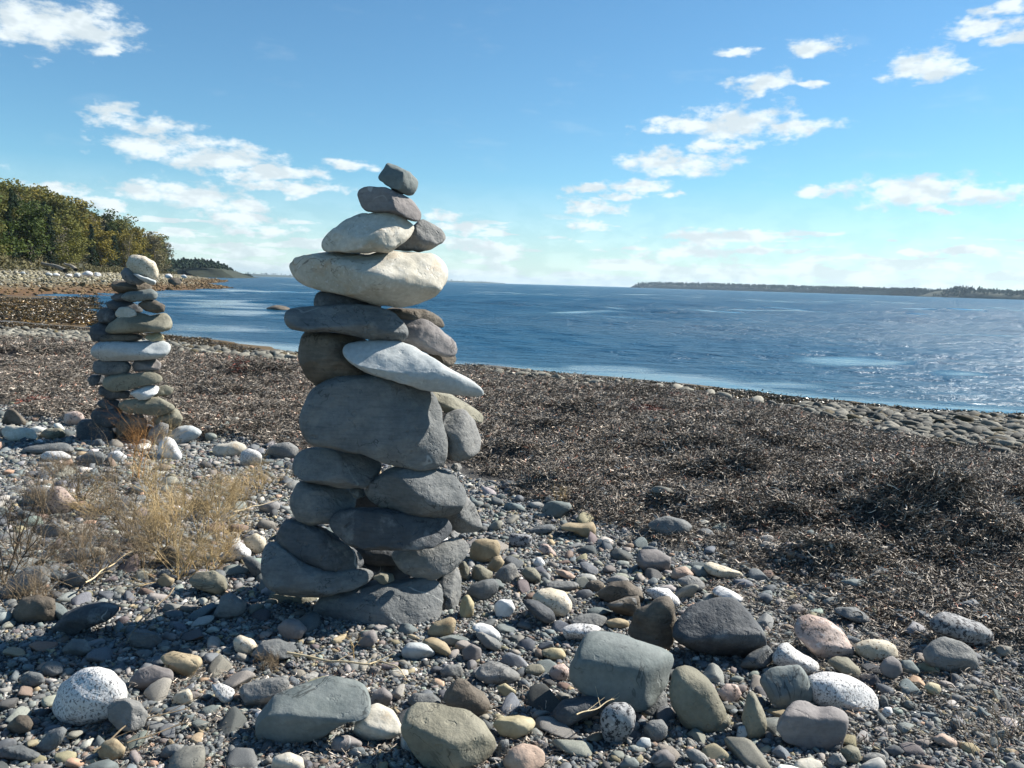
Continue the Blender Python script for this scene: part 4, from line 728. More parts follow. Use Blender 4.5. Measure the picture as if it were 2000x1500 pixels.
for rank, k in enumerate(order[:len(solo)]):
    h_ = min(hero, key=lambda q: (q[0]-BP[k, 0])**2+(q[1]-BP[k, 1])**2); sz = 'larger' if rank < 50 else 'mid-sized' if rank < 100 else 'small'; side = 'beyond' if BP[k, 1] > h_[1]+.06 else 'in front of' if BP[k, 1] < h_[1]-.06 else 'alongside'
    o = link('beach_stone', pm_meshes[k % len(pm_meshes)], None, (BP[k, 0], BP[k, 1], BZ[k]+BR[k]*.22), category='stone', label='%s %s pebble %s the %s' % (sz, PNAME[bcol[k]], side, h_[2]), group='loose pebbles of the shingle')
    o.rotation_euler = bE[k]; o.scale = (BR[k],)*3; o.color = (*btint[k], 1)
def merged(name, P, Z, Rr, E, tint, sel, variants, sub, mat, lift):
    idx = np.nonzero(sel)[0]; V0, Fc = np.array(variants), ICO[sub][1]; nv = V0.shape[1]
    W = np.einsum('nij,nvj->nvi', rotmats(E[idx]), V0[idx % len(variants)]*Rr[idx, None, None])+np.column_stack([P[idx], Z[idx]+lift*Rr[idx]])[:, None, :]
    return W.reshape(-1, 3), (Fc[None]+(np.arange(len(idx))*nv)[:, None, None]).reshape(-1, 3), np.repeat(np.column_stack([tint[idx], np.ones(len(idx))]), nv, 0)
rest = np.ones(n, bool); rest[list(solo)] = False
big = rest & (BR/np.maximum(pw, .5) > .0075)
Va, Fa, Ta = merged('p', BP, BZ, BR, bE, btint, big, PV2, 2, None, .22); Vb, Fb, Tb = merged('p', BP, BZ, BR, bE, btint, rest & ~big, PV1, 1, None, .22)
link('pebbles', mesh_np('pebbles', np.vstack([Va, Vb]), np.vstack([Fa, Fb+len(Va)]), pebble_mat, True, np.vstack([Ta, Tb])), kind='stuff', label='grey beach pebbles covering the ground between the larger stones')
print('pebbles', n, 'big', big.sum())
# fine gravel
def tints(k, pal, w, a=.7, b=1.3): c = pal[rgp.choice(len(pal), k, p=w)]*rgp.uniform(a, b, (k, 1)); return np.column_stack([np.clip(c, 0, .85), np.ones(k)])
lo, hi = shingle_poly.min(0), shingle_poly.max(0); GPp = rgp.uniform(lo, hi, (900000, 2)); GPp = GPp[(poly_sd(GPp, shingle_poly)+.3*wob(GPp, 21, 3) > -.1)]
gpz = ground_z(GPp); gv = np.column_stack([GPp, gpz]); k_ = in_view(gv, 500, 700, 1750) & (rgp.uniform(size=len(gv)) < np.clip(1.5-.17*GPp[:, 1], .25, 1)); gv = gv[k_]
k = len(gv); gs = rgp.lognormal(math.log(.0055), .35, k)*(1+.08*gv[:, 1])
gn_scatter('gravel', gv+np.column_stack([np.zeros((k, 2)), gs*.25]), eul(rgp.uniform(0, 6.28, k), rgp.normal(0, .35, k), rgp.normal(0, .35, k)), np.repeat(gs[:, None], 3, 1), rgp.integers(0, 10, k), tints(k, PAL, PW),
           [mesh_np('gravel_grain', V, ICO[1][1], inst_stone_mat) for V in PV1], 'fine dark gravel between the pebbles')
print('gravel', k)

# ---------------------------------------------------------------- seaweed
def strip_tuft(seed, nstrip, rad, lmin, lmax, wmin, wmax, rise, seg=4):
    rg = np.random.default_rng(seed); V = []; Fc = []; T = []
    for s in range(nstrip):
        r = rad*math.sqrt(rg.uniform()); a = rg.uniform(0, 6.28); p = np.array([r*math.cos(a), r*math.sin(a), rg.uniform(0, rise)])
        yaw = rg.uniform(0, 6.28); pit = rg.normal(.03, .32); L = rg.uniform(lmin, lmax)/seg; w = rg.uniform(wmin, wmax); roll = rg.uniform(-1.2, 1.2); b = len(V)
        g = rg.choice([.25, .5, .8, 1.2, 2.2, 4.0], p=[.16, .26, .28, .19, .09, .02]); c = np.array([1, .93, .86])*g if rg.uniform() < .985 else np.array([1.5, .75, .55])*g
        for k in range(seg+1):
            d = np.array([math.cos(yaw)*math.cos(pit), math.sin(yaw)*math.cos(pit), math.sin(pit)]); sd = np.cross(d, [0, 0, 1]); sd /= np.linalg.norm(sd)+1e-9; nn = np.cross(sd, d)
            q = sd*math.cos(roll)+nn*math.sin(roll); ww = w*(1-.6*abs(k/seg-.4)); V += [p-q*ww, p+q*ww]; T += [np.r_[c, 1]]*2
            p = p+d*L; yaw += rg.normal(0, .5); pit = pit*.6+rg.normal(-.05, .35); roll += rg.normal(0, .5)
        Fc += [[b+2*k, b+2*k+1, b+2*k+3, b+2*k+2] for k in range(seg)]
    return np.array(V), np.array(Fc), np.array(T)
def weed_mat(name, c, rough, spec):
    m, t, b = new_mat(name)
    tn = t.node('ShaderNodeAttribute', attribute_name='tint', attribute_type='INSTANCER').outputs['Color']; sh = t.node('ShaderNodeAttribute', attribute_name='tint').outputs['Color']
    t.put(b.inputs['Base Color'], t.mix(1, t.mix(1, t.mix(1, tn, sh, 'MULTIPLY'), c, 'MULTIPLY'), (1, 1, 1), 'MULTIPLY'))
    b.inputs['Roughness'].default_value = rough; b.inputs['Specular IOR Level'].default_value = spec; return m
def tuft_meshes(name, n, mat, *a): 
    out = []
    for i in range(n):
        V, Fc, T = strip_tuft(900+i*3, *a); me = mesh_np(name, V, Fc, mat, False, T); me.attributes['tint'].name = 'shade'; out.append(me)
    return out
dry_weed = weed_mat('dried_seaweed', (1, 1, 1), .6, .35); wet_weed = weed_mat('wet_rockweed', (1, 1, 1), .35, .5)
for m_ in (dry_weed, wet_weed): [nd for nd in m_.node_tree.nodes if nd.type == 'ATTRIBUTE' and nd.attribute_type == 'GEOMETRY'][0].attribute_name = 'shade'
def scatter_weed(name, poly, cand, dens, scl, z0, mat, pal, w, soft, label, args, reds=None):
    lo, hi = poly.min(0), poly.max(0); P = rgp.uniform(lo, hi, (cand, 2)); area = np.prod(hi-lo); D = cand/area
    P = P[rgp.uniform(size=len(P)) < dens(P)/D]; P = P[poly_sd(P, poly)+soft*wob(P, 7, 2.2)+.3*soft*wob(P, 8, 9) > 0]
    z = ground_z(P); Q = np.column_stack([P, z+z0]); Q = Q[in_view(Q, 500, 560, 1750)]; k = len(Q)
    e = .08; gx = (ground_z(Q[:, :2]+[e, 0])-ground_z(Q[:, :2]-[e, 0]))/(2*e); gy = (ground_z(Q[:, :2]+[0, e])-ground_z(Q[:, :2]-[0, e]))/(2*e)
    s = scl(Q)*rgp.uniform(.8, 1.3, k); T = tints(k, pal, w)
    if reds:
        f = wob(Q[:, :2], 61, 3.2); sel = (f > 1.75) & (rgp.uniform(size=k) < .45); T[sel] = [.17, .05, .035, 1]
    yaw = rgp.uniform(0, 6.28, k)
    gn_scatter(name, Q, np.stack([np.arctan(gy), -np.arctan(gx), yaw], 1), np.repeat(s[:, None], 3, 1), rgp.integers(0, 8, k), T, tuft_meshes(name+'_tuft', 8, mat, *args), label)
    print(name, k)
WP = np.array([(.21, .192, .168), (.145, .132, .116), (.28, .258, .228), (.18, .152, .125)])
scatter_weed('dried_seaweed', weed_poly, 420000, lambda P: np.clip(520-40*P[:, 1], 75, 360), lambda Q: 1+.075*np.maximum(Q[:, 1]-4, 0), .004, dry_weed, WP, [.4, .25, .2, .15], .16,
             'brown dried seaweed heaped in a thick mat along the beach', (60, .075, .025, .065, .0013, .0028, .022), True)
# sparse weed litter between the foreground stones
lit_poly = world_poly([(1000, 960), (1200, 1030), (1350, 1080), (1520, 1140), (1700, 1190), (2150, 1210), (2150, 1480), (1700, 1470), (1500, 1260), (1330, 1150), (1150, 1080), (1000, 1010)])
scatter_weed('seaweed_litter', lit_poly, 30000, lambda P: 260+0*P[:, 0], lambda Q: .9+0*Q[:, 0], .006, dry_weed, WP, [.4, .25, .2, .15], .12, 'thin litter of dried seaweed scattered over the gravel', (16, .07, .02, .05, .0012, .0024, .015))
lit2 = world_poly([(250, 1340), (480, 1300), (900, 1330), (1100, 1330), (1100, 1560), (150, 1560)])
scatter_weed('plant_litter', lit2, 20000, lambda P: 200+0*P[:, 0], lambda Q: .7+0*Q[:, 0], .008, dry_weed, WP*1.3, [.4, .25, .2, .15], .1, 'dry plant bits scattered between the foreground stones', (12, .06, .02, .05, .0009, .0018, .015))
# rockweed along the water's edge
rock_poly = world_poly([(2100, 818), (1850, 806), (1700, 793), (1500, 774), (1300, 749), (1100, 733), (900, 716), (580, 692), (400, 664), (250, 650), (0, 630), (-150, 622), (-150, 652), (0, 655), (170, 662), (330, 674), (450, 690), (580, 702), (900, 726), (1100, 742), (1300, 762), (1500, 788), (1700, 815), (1850, 830), (2150, 850)])
RP = np.array([(.075, .055, .02), (.045, .032, .015), (.11, .07, .02), (.06, .05, .025)])
scatter_weed('rockweed', rock_poly, 120000, lambda P: 85*(.5+.5*np.clip(wob(P, 15, 1.2), -.7, 1.5)), lambda Q: .8+.02*Q[:, 1], .0, wet_weed, RP, [.35, .25, .2, .2], .25, 'olive-brown rockweed draped along the waterline', (50, .12, .03, .09, .003, .006, .02))
cove_poly = world_poly([(-600, 610), (0, 628), (80, 632), (170, 638), (215, 640), (205, 610), (190, 592), (100, 586), (0, 584), (-600, 570)])
scatter_weed('cove_rockweed', cove_poly, 90000, lambda P: 16*(.5+.5*np.clip(wob(P*np.array([.4, 1.]), 16, .9), -1, 1.4)), lambda Q: 2.2+.03*Q[:, 1], .0, wet_weed, RP*1.2, [.3, .25, .3, .15], .5, 'brown rockweed lying on the shallows of the cove', (50, .12, .03, .09, .003, .006, .012))
# stones of the lower shore
def cobble_band(name, poly, cand, rmed, label, zfn, pal, w, soft=.2, top=560):
    lo, hi = poly.min(0), poly.max(0); P = rgp.uniform(lo, hi, (cand, 2)); P = P[poly_sd(P, poly)+soft*wob(P, 17, 1.5) > 0]; z = zfn(P); Q = np.column_stack([P, z]); Q = Q[in_view(Q, 400, top, 1600) & (Q[:, 2] > WATER-.05)]
    k = len(Q); s = np.clip(rgp.lognormal(math.log(rmed), .5, k), .3*rmed, 2.6*rmed)
    gn_scatter(name, Q+np.column_stack([np.zeros((k, 2)), s*.42]), eul(rgp.uniform(0, 6.28, k), rgp.normal(0, .2, k), rgp.normal(0, .2, k)), np.repeat(s[:, None], 3, 1), rgp.integers(0, 14, k), tints(k, pal, w, .55, 1.45), [mesh_np(name+'_stone', V, ICO[2][1], inst_stone_mat) for V in PV2], label)
    print(name, k)
CP = np.array([(.21, .2, .165), (.3, .28, .23), (.15, .145, .125), (.12, .095, .05)]); CW = [.35, .25, .25, .15]
cobble_band('cobbles', world_poly([(1530, 792), (1700, 802), (1850, 817), (2150, 835), (2700, 868), (2700, 965), (1990, 898), (1850, 874), (1700, 850), (1600, 825)]), 13000, .036, 'rounded cobbles on the lower shore by the water', ground_z, CP*.62, CW)
cobble_band('pale_cobbles', world_poly([(-600, 628), (0, 642), (170, 652), (330, 672), (450, 688), (590, 704), (700, 712), (900, 722), (1100, 742), (1350, 772), (1530, 792), (1530, 798), (1350, 778), (1100, 748), (900, 730), (700, 722), (590, 715), (330, 697), (170, 678), (0, 668), (-600, 655)]), 34000, .038, 'band of pale cobbles along the lower shore of the cove', ground_z, CP*.8, [.35, .4, .2, .05])
far_strip = np.array([(-75, 44), (-52, 50)]+far_front+[(-112, 300)]+[tuple(p) for p in treeline[::-1]])
def far_tint_band():
    lo, hi = far_strip.min(0), far_strip.max(0); P = rgp.uniform(lo, hi, (90000, 2)); P = P[poly_sd(P, far_strip) > -.3]; z = far_z(P); Q = np.column_stack([P, z]); Q = Q[in_view(Q, 400, 400, 800) & (z > WATER-.03)]
    Q = Q[rgp.uniform(size=len(Q)) < np.clip(140/Q[:, 1], .2, 1)]; k = len(Q); s = np.clip(rgp.lognormal(math.log(.1), .4, k), .05, .4)*(1+.002*Q[:, 1])
    t_ = smooth(-.1, .25, Q[:, 2]+.12*rgp.normal(size=k)); A = tints(k, np.array([(.13, .085, .04), (.09, .06, .028), (.16, .11, .055)]), [.4, .35, .25]); B = tints(k, np.array([(.26, .23, .15), (.19, .17, .115), (.36, .34, .28)]), [.45, .35, .2])
    gn_scatter('far_beach_stones', Q+np.column_stack([np.zeros((k, 2)), s*.25]), eul(rgp.uniform(0, 6.28, k), rgp.normal(0, .25, k), rgp.normal(0, .25, k)), np.repeat(s[:, None], 3, 1), rgp.integers(0, 10, k), A*(1-t_[:, None])+B*t_[:, None], [mesh_np('far_beach_stone', V, ICO[1][1], inst_stone_mat) for V in PV1], 'tan and weed-stained stones of the beach across the cove'); print('far stones', k)
far_tint_band()

# ---------------------------------------------------------------- dry plants and twigs
def dry_plant(seed, h, spread, nstem, level, rad, lean=(0, 0), fuzz=1.0):
    rg = np.random.default_rng(seed); stems, sprays = [], []
    def grow(p, d, L, r, lv):
        n = 4 if lv == 0 else 3
        for k in range(n):
            d = d+rg.normal(0, .16, 3)+np.array([0, 0, .03]); d /= np.linalg.norm(d); q = p+d*L/n; r1 = r*(.85 if lv < level else .7)
            (stems if lv < 1 else sprays).append((p, q, r, r1)); p, r = q, r1
            if lv < level and (lv > 0 or k > 0):
                for _ in range(rg.integers(1, 3) if lv else rg.integers(2, 4)):
                    s = d+rg.normal(0, .75, 3)*np.array([1, 1, .6])+np.array([0, 0, .15]); s /= np.linalg.norm(s); grow(p, s, L*rg.uniform(.38, .6), r*.62, lv+1)
    for s in range(nstem):
        a = rg.uniform(0, 6.28); t = rg.uniform(min(.1, spread), spread); d = np.array([math.cos(a)*t+lean[0], math.sin(a)*t+lean[1], 1]); d /= np.linalg.norm(d)
        grow(np.array([rg.normal(0, .02), rg.normal(0, .02), -.01]), d, h*rg.uniform(.6, 1.1), rad, 0)
    return stems, sprays
gold = simple_mat('golden_dry_stem', (.34, .24, .11), (.55, .43, .25), 25, .8); greydry = simple_mat('grey_dry_stem', (.13, .1, .065), (.28, .22, .15), 25, .85); darkstem = simple_mat('dark_dry_stem', (.03, .024, .018), (.085, .065, .045), 25, .85)
strawm = simple_mat('straw', (.45, .36, .22), (.62, .53, .36), 25, .7); russet = simple_mat('russet_dry_stem', (.28, .13, .04), (.45, .24, .09), 25, .85)
def add_plant(px_, py_, seed, h, spread, nstem, level, rad, mat, label, lean=(0, 0)):
    g = hit(px_, py_, ground_z); st, sp = dry_plant(seed, h*.85, spread, int(nstem*1.2+.5), level, rad*1.6, lean)
    root = empty('dry_weed', tuple(g), label=label, category='plant', group='dry weeds on the beach')
    V, Fc = tubes(st, 5); link('stem', mesh_np('stem', V, Fc, mat), root)
    if sp: V, Fc = tubes(sp, 3); link('sprays', mesh_np('sprays', V, Fc, mat), root)
add_plant(335, 1085, 1, .30, .75, 12, 3, .0016, gold, 'golden dry weed, the fullest one, beside the tall cairn')
add_plant(395, 1050, 2, .27, .8, 10, 3, .0015, gold, 'golden dry weed spreading toward the tall cairn', (.25, 0))
add_plant(300, 1000, 3, .36, .35, 7, 3, .0017, gold, 'tall golden dry weed rising in front of the small cairn', (-.1, .1))
add_plant(250, 1055, 4, .28, .8, 9, 3, .0015, greydry, 'greyish dry weed beside the fullest golden one', (-.2, 0))
add_plant(150, 1090, 5, .24, .95, 8, 3, .0014, greydry, 'low grey-brown weed sprawling over the stones near the pink granite')
add_plant(275, 935, 6, .40, .22, 5, 3, .0018, russet, 'russet weed growing up against the small cairn', (-.05, .05))
add_plant(120, 930, 7, .16, .9, 9, 2, .0014, greydry, 'low brownish weed patch behind the pink granite stone')
add_plant(470, 985, 8, .18, .9, 8, 3, .0013, gold, 'small golden weed tuft behind the tall cairn')
add_plant(60, 1200, 9, .17, .8, 9, 3, .0014, greydry, 'grey tuft growing over the brown stone by the shadow')
add_plant(10, 1150, 10, .42, .28, 4, 2, .0020, darkstem, 'tall dark leafless weed at the photo edge', (.18, 0))
add_plant(40, 1085, 11, .3, .4, 4, 2, .0017, darkstem, 'dark twiggy weed behind the tall leafless one', (.1, 0))
add_plant(215, 940, 12, .32, .2, 4, 2, .0014, greydry, 'thin grey stalks standing in front of the small cairn')
add_plant(410, 1120, 13, .16, 1.1, 8, 3, .0014, gold, 'low golden weed sprawling toward the slotted olive stone')
add_plant(1935, 1500, 14, .2, .7, 5, 1, .0008, greydry, 'thin wiry stems in the lower gravel corner', (-.3, .3))
add_plant(1990, 1440, 15, .2, .6, 4, 1, .0008, greydry, 'grey wiry stems at the photo edge in the gravel', (-.4, .2))
add_plant(530, 1310, 16, .07, 1.0, 7, 3, .0012, greydry, 'small curly dry tuft behind the cracked slab')
add_plant(700, 1285, 17, .155, .05, 1, 2, .0016, gold, 'single dry seed stalk in front of the cairn base')
add_plant(1095, 985, 18, .1, .5, 5, 2, .0012, gold, 'thin dry grass over the angular green-grey stone')
for i_, (x_, y_, m_) in enumerate([(200, 1010, gold), (300, 1060, gold), (360, 1010, gold), (430, 1010, gold), (270, 1110, greydry), (350, 1130, gold), (90, 1010, greydry), (180, 1140, greydry), (510, 960, gold), (60, 1110, greydry), (440, 1090, gold), (150, 985, greydry)]):
    add_plant(x_, y_, 40+i_, .2+.02*(i_ % 4), 1.4, 12, 3, .0014, m_, ['low dry weed sprawling over stones %s' % w_ for w_ in ('behind the pink granite', 'below the tall golden weed', 'beneath the golden tuft by the cairn', 'next to the smooth grey stone', 'above the cairn shadow by the pale twig', 'near the dark brown stone', 'around the striped grey stone', 'near the long blue-grey slab', 'at the seaweed side of the golden weeds', 'at the foot of the dark leafless weed', 'just beside the tall cairn', 'in the brownish patch')][i_])
def twig(pts, r, mat, label, lift=.02, side=()):
    W = []
    for i, (x, y) in enumerate(pts): g = hit(x, y, ground_z); W.append(np.array([g[0], g[1], g[2]+lift+(.012 if i % 2 else .02)]))
    W = np.array(W); tt = np.linspace(0, len(W)-1, len(W)*5); Wp = np.stack([np.interp(tt, np.arange(len(W)), W[:, k]) for k in range(3)], 1); Wp += .004*np.stack([wob(Wp, 5+k, 30) for k in range(3)], 1)
    n_ = len(Wp); segs = [(Wp[i], Wp[i+1], r*(1-.6*i/n_), r*(1-.6*(i+1)/n_)) for i in range(n_-1)]; rg = random.Random(len(pts)*7+int(pts[0][0]))
    for i in range(3, n_-1, 4):
        d = Wp[i+1]-Wp[i]; d = d/np.linalg.norm(d); s = np.array([d[0]*.6-d[1]*rg.choice((-.8, .8)), d[1]*.6+d[0]*.8, rg.uniform(0, .4)]); e = Wp[i]+s*rg.uniform(.03, .08); segs.append((Wp[i], e, r*.4, r*.15))
    b = Wp[0].copy(); V, Fc = tubes(segs, 5); link('twig', mesh_np('twig', V-b, Fc, mat), None, b, label=label, category='twig', group='dry twigs lying on the stones')
twig([(560, 1300), (640, 1315), (720, 1325), (745, 1312), (775, 1330), (798, 1350)], .004, strawm, 'thick bent straw-coloured stem behind the cracked slab', .025)
twig([(170, 1172), (215, 1135), (260, 1105), (300, 1075)], .0035, strawm, 'pale branching twig on the stones above the cairn shadow', .05)
twig([(1125, 1455), (1165, 1435), (1195, 1422), (1228, 1392)], .0022, strawm, 'thin pale twig across the dark speckled stone', .07)
twig([(185, 1495), (250, 1440), (300, 1425), (370, 1405)], .003, greydry, 'brown stick near the bottom below the grey egg-shaped stone', .02)
twig([(250, 1480), (330, 1445), (375, 1432)], .0025, greydry, 'thin brown stick beside the longer stick near the bottom', .02)
twig([(340, 1180), (300, 1220), (270, 1255), (245, 1290)], .003, greydry, 'bent stem lying in the cairn shadow', .04)
twig([(460, 1025), (500, 1010), (545, 1000)], .0025, strawm, 'pale twig in the weeds touching the tall cairn', .05)
twig([(640, 1390), (665, 1405), (690, 1410)], .0022, strawm, 'small curved twig lying on the cracked slab', .05)

# ---------------------------------------------------------------- shore wood across the cove
leafc = {'olive': ((.085, .095, .024), (.165, .16, .045)), 'green': ((.045, .07, .02), (.085, .115, .03)), 'yellow': ((.15, .13, .025), (.24, .2, .045)), 'orange': ((.16, .075, .02), (.24, .12, .03)), 'grey': ((.11, .105, .06), (.17, .16, .09)), 'needle': ((.016, .032, .016), (.035, .058, .026))}
leafm = {k: simple_mat(k+'_leaf', a, b, .9, .8, .2, .25) for k, (a, b) in leafc.items()}
barkm = simple_mat('bark', (.09, .075, .06), (.17, .15, .125), 3, .95)
def quads(Cn, size, rg):
    k = len(Cn); a = rg.normal(size=(k, 3)); a /= np.linalg.norm(a, axis=1, keepdims=True); b = np.cross(a, rg.normal(size=(k, 3))); b /= np.linalg.norm(b, axis=1, keepdims=True)
    s = (size*rg.uniform(.6, 1.3, k))[:, None]; V = np.stack([Cn-a*s-b*s*.6, Cn+a*s-b*s*.5, Cn+a*s*.8+b*s*.6, Cn-a*s*.9+b*s*.5], 1).reshape(-1, 3)
    return V, np.arange(4*k).reshape(-1, 4)
def broadleaf(seed, leafn=2600):
    rg = np.random.default_rng(seed); h = 1.0; segs = []; cl = []
    tr = [np.array([0, 0, -.06])]
    for k in range(6): tr.append(tr[-1]+np.array([rg.normal(0, .012), rg.normal(0, .012), .15]))
    for k in range(6): segs.append((tr[k], tr[k+1], .022*(1-k/7), .022*(1-(k+1)/7)))
    for k in range(26):
        i = rg.integers(1, 7); p = tr[i]; a = rg.uniform(0, 6.28); L = rg.uniform(.12, .3)*(1.15-.08*i); d = np.array([math.cos(a), math.sin(a), rg.uniform(.15, .9)]); q = p+d*L*.55; e = q+(d+[0, 0, .3])*L*.5
        segs += [(p, q, .009, .006), (q, e, .006, .002)]; cl += [(e, rg.uniform(.10, .17)), (q, rg.uniform(.08, .13))]
    cl.append((tr[-1], .12)); P = []
    w = np.array([c[1]**2 for c in cl]); w /= w.sum()
    for (c, r), m in zip(cl, rg.multinomial(leafn, w)):
        d = rg.normal(size=(m, 3)); d /= np.linalg.norm(d, axis=1, keepdims=True); P.append(c+d*(r*rg.uniform(.45, 1, (m, 1)))*[1, 1, .75])
    return tubes(segs, 5), quads(np.vstack(P), .02, rg)
def conifer(seed):
    rg = np.random.default_rng(seed); segs = [(np.array([0, 0, -.05]), np.array([0, 0, 1.]), .016, .002)]; P = []
    for z in np.linspace(.1, .97, 24):
        R = .2*(1-z)**.8+.012
        for b in range(8):
            a = rg.uniform(0, 6.28); L = R*rg.uniform(.6, 1.1); t = rg.uniform(.1, 1, 9)[:, None]; d = np.array([math.cos(a), math.sin(a), -.3]); P.append(np.array([0, 0, z])+t*d*L+rg.normal(0, .009, (9, 3)))
            if b < 3: segs.append((np.array([0, 0, z]), np.array([0, 0, z])+d*L*.9, .004, .001))
    return tubes(segs, 4), quads(np.vstack(P), .017, rg)
kinds = [('b', broadleaf(s)) for s in (11, 12, 13, 14, 15)]+[('c', conifer(s)) for s in (21, 22, 23)]+[('s', broadleaf(31, 260)), ('s', broadleaf(32, 330))]
tmesh = [(kd, mesh_np('trunk', *tw, barkm), mesh_np('crown', *lf, leafm['olive'], False)) for kd, (tw, lf) in kinds]
def tree(i, x, y, h, w, mat, label, group, yaw):
    kd, tm, cm = tmesh[i]; root = empty('spruce_tree' if kd == 'c' else 'broadleaf_tree', (x, y, far_h(x, y)), label=label, category='tree', group=group); root.rotation_euler.z = yaw; root.scale = (w, w, h)
    link('trunk', tm, root); c = link('crown', cm, root); c.material_slots[0].link = 'OBJECT'; c.material_slots[0].material = leafm[mat]
rgt = random.Random(3); TL = treeline; seglen = np.hypot(*np.diff(TL, axis=0).T); cum = np.r_[0, np.cumsum(seglen)]
TLAB = {'olive': 'olive-green broadleaf tree in the shore wood', 'green': 'dark green broadleaf tree in the shore wood', 'yellow': 'yellow-green autumn tree in the shore wood', 'orange': 'orange autumn tree high in the shore wood', 'grey': 'thin-leaved greyish tree in the shore wood', 'needle': 'dark spruce in the shore wood'}
ntree = 0
for row, (off, step) in enumerate([(3, 6.0), (8, 6.0), (13.5, 6.5), (19.5, 7.0)]):
    s = rgt.uniform(2, 6)
    while s < cum[-1]+6:
        j = min(np.searchsorted(cum, s, 'right')-1, len(TL)-2); t = (s-cum[j])/seglen[j]; p = TL[j]+(TL[j+1]-TL[j])*t; e = (TL[j+1]-TL[j])/seglen[j]; nrm = np.array([-e[1], e[0]])
        q = p+nrm*(off+rgt.uniform(-1.8, 1.8)); s += step*rgt.uniform(.7, 1.3)*(1+.004*max(q[1]-90, 0))
        ppx = project(np.array([q[0], q[1], 4]))[0]
        if ppx < -420: continue
        u = rgt.random(); far_end = q[1] > 235
        if row < 2: mat = 'needle' if u < .36 else 'olive' if u < .6 else 'yellow' if u < .76 else 'green' if u < .9 else 'grey'
        else: mat = 'olive' if u < .4 else 'green' if u < .58 else 'orange' if u < .74 and q[1] < 140 else 'yellow' if u < .86 else 'grey'
        h = rgt.uniform(6.2, 8.4)*(1.0 if row else .9)*(1+.5*float(smooth(100, 230, q[1])))
        if mat == 'needle': i = rgt.choice((5, 6, 7)); w = h*rgt.uniform(.9, 1.15)
        elif mat == 'grey' and not far_end: i = rgt.choice((8, 9)); w = h*rgt.uniform(.75, .95)
        else: i = rgt.randrange(5); w = h*rgt.uniform(1.05, 1.35)
        tree(i, q[0], q[1], h, w, mat, TLAB[mat].replace(' high in', ' in')+(', front row', ', second row', ', upper slope', ', crest')[row]+(' at the tall near end' if q[1] < 92 else ' close to the near end' if q[1] < 112 else ' before the middle' if q[1] < 135 else ' past the middle' if q[1] < 165 else ' toward the point' if q[1] < 205 else ' near the far tip' if q[1] < 250 else ' at the low far tip'), 'trees of the shore wood', rgt.uniform(0, 6.28)); ntree += 1
def at_line(px_, Y, z=0): d = ray(px_, 520); return d[0]/d[1]*Y
tree(5, at_line(27, 118), 118, 9.2, 6.0, 'needle', 'lone dark spruce tip standing above the shore wood', 'trees of the shore wood', .5)
tree(8, at_line(252, 178), 178, 9.5, 4.5, 'grey', 'bare spindly tree rising above the shore wood', 'trees of the shore wood', 1.0)
print('trees', ntree+2)
def undergrowth():
    P = []; rg = np.random.default_rng(8)
    for k in range(420):
        s = rg.uniform(0, cum[-1]); j = min(np.searchsorted(cum, s, 'right')-1, len(TL)-2); p = TL[j]+(TL[j+1]-TL[j])*((s-cum[j])/seglen[j]); e = (TL[j+1]-TL[j])/seglen[j]; q = p+np.array([-e[1], e[0]])*rg.uniform(-.8, 9)
        r = rg.uniform(.5, 1.1); z = far_h(*q); m = 90; d = rg.normal(size=(m, 3)); d /= np.linalg.norm(d, axis=1, keepdims=True); P.append(np.array([q[0], q[1], z+.35*r])+d*r*rg.uniform(.5, 1, (m, 1))*[1.2, 1.2, .8])
    link('undergrowth', mesh_np('undergrowth', *quads(np.vstack(P), .15, rg), simple_mat('undergrowth_leaf', (.075, .075, .035), (.17, .155, .085), .35, .9, .2, .15), False), kind='stuff', label='olive-grey scrub on the bank below the shore wood')
undergrowth()
def boulder(px_, py_, r, mat, label, group, seed, name='boulder', fn=far_z, w=1.3):
    g = hit(px_, py_, fn); V = facet(ICO[3][0].copy(), np.random.default_rng(seed), 6, .55, .85, .2); V = V*(1+.08*wob(V, seed, 1.8))[:, None]*[r*w, r, r*.7]*np.array(.55)
    link(name, mesh_np(name, V, ICO[3][1], STONE[mat]), None, (g[0], g[1], g[2]+r*.14), label=label, category='rock', group=group)
for i, (x, y, r) in enumerate([(95, 537, .45), (110, 538, .4), (133, 539, .45), (152, 539, .5), (170, 537, .7), (190, 538, .5), (45, 535, .35), (330, 541, .5), (360, 541, .4)]):
    boulder(x, y, r, 'white' if i % 3 else 'pale', 'pale boulder on the crest of the beach below the shore wood', 'pale boulders below the shore wood', 60+i)
boulder(343, 552, .9, 'brown', 'dark brown rock on the beach across the cove', 'dark shore rocks', 90)
def water_rock():
    g = on_z(544, 604, WATER); V = ICO[4][0].copy(); V = V*(1+.12*wob(V, 5, 2))[:, None]*[.62, .45, .22]
    link('half_submerged_rock', mesh_np('rock', V, ICO[4][1], STONE['brown']), None, (g[0], g[1], WATER-.02), label='low brown rock just breaking the water beside the tall cairn', category='rock')
water_rock()
def log(p, q, r, label):
    a = hit(p[0], p[1], far_z); b = hit(q[0], q[1], far_z); A = np.array([a[0], a[1], a[2]+r]); d = ray(*q); B = CAM+d*(a[1]*1.04/d[1]); segs = []; n_ = 8
    for k in range(n_): u0, u1 = k/n_, (k+1)/n_; w = lambda u: A+(B-A)*u+np.array([0, 0, .08*math.sin(u*5)]); segs.append((w(u0), w(u1), r*(1-.5*u0), r*(1-.5*u1)))
    V, Fc = tubes(segs, 8); link('fallen_trunk', mesh_np('fallen_trunk', V-A, Fc, simple_mat('grey_driftwood', (.2, .18, .15), (.36, .33, .28), 3)), None, A, label=label, category='log', group='bleached trunks on the bank')
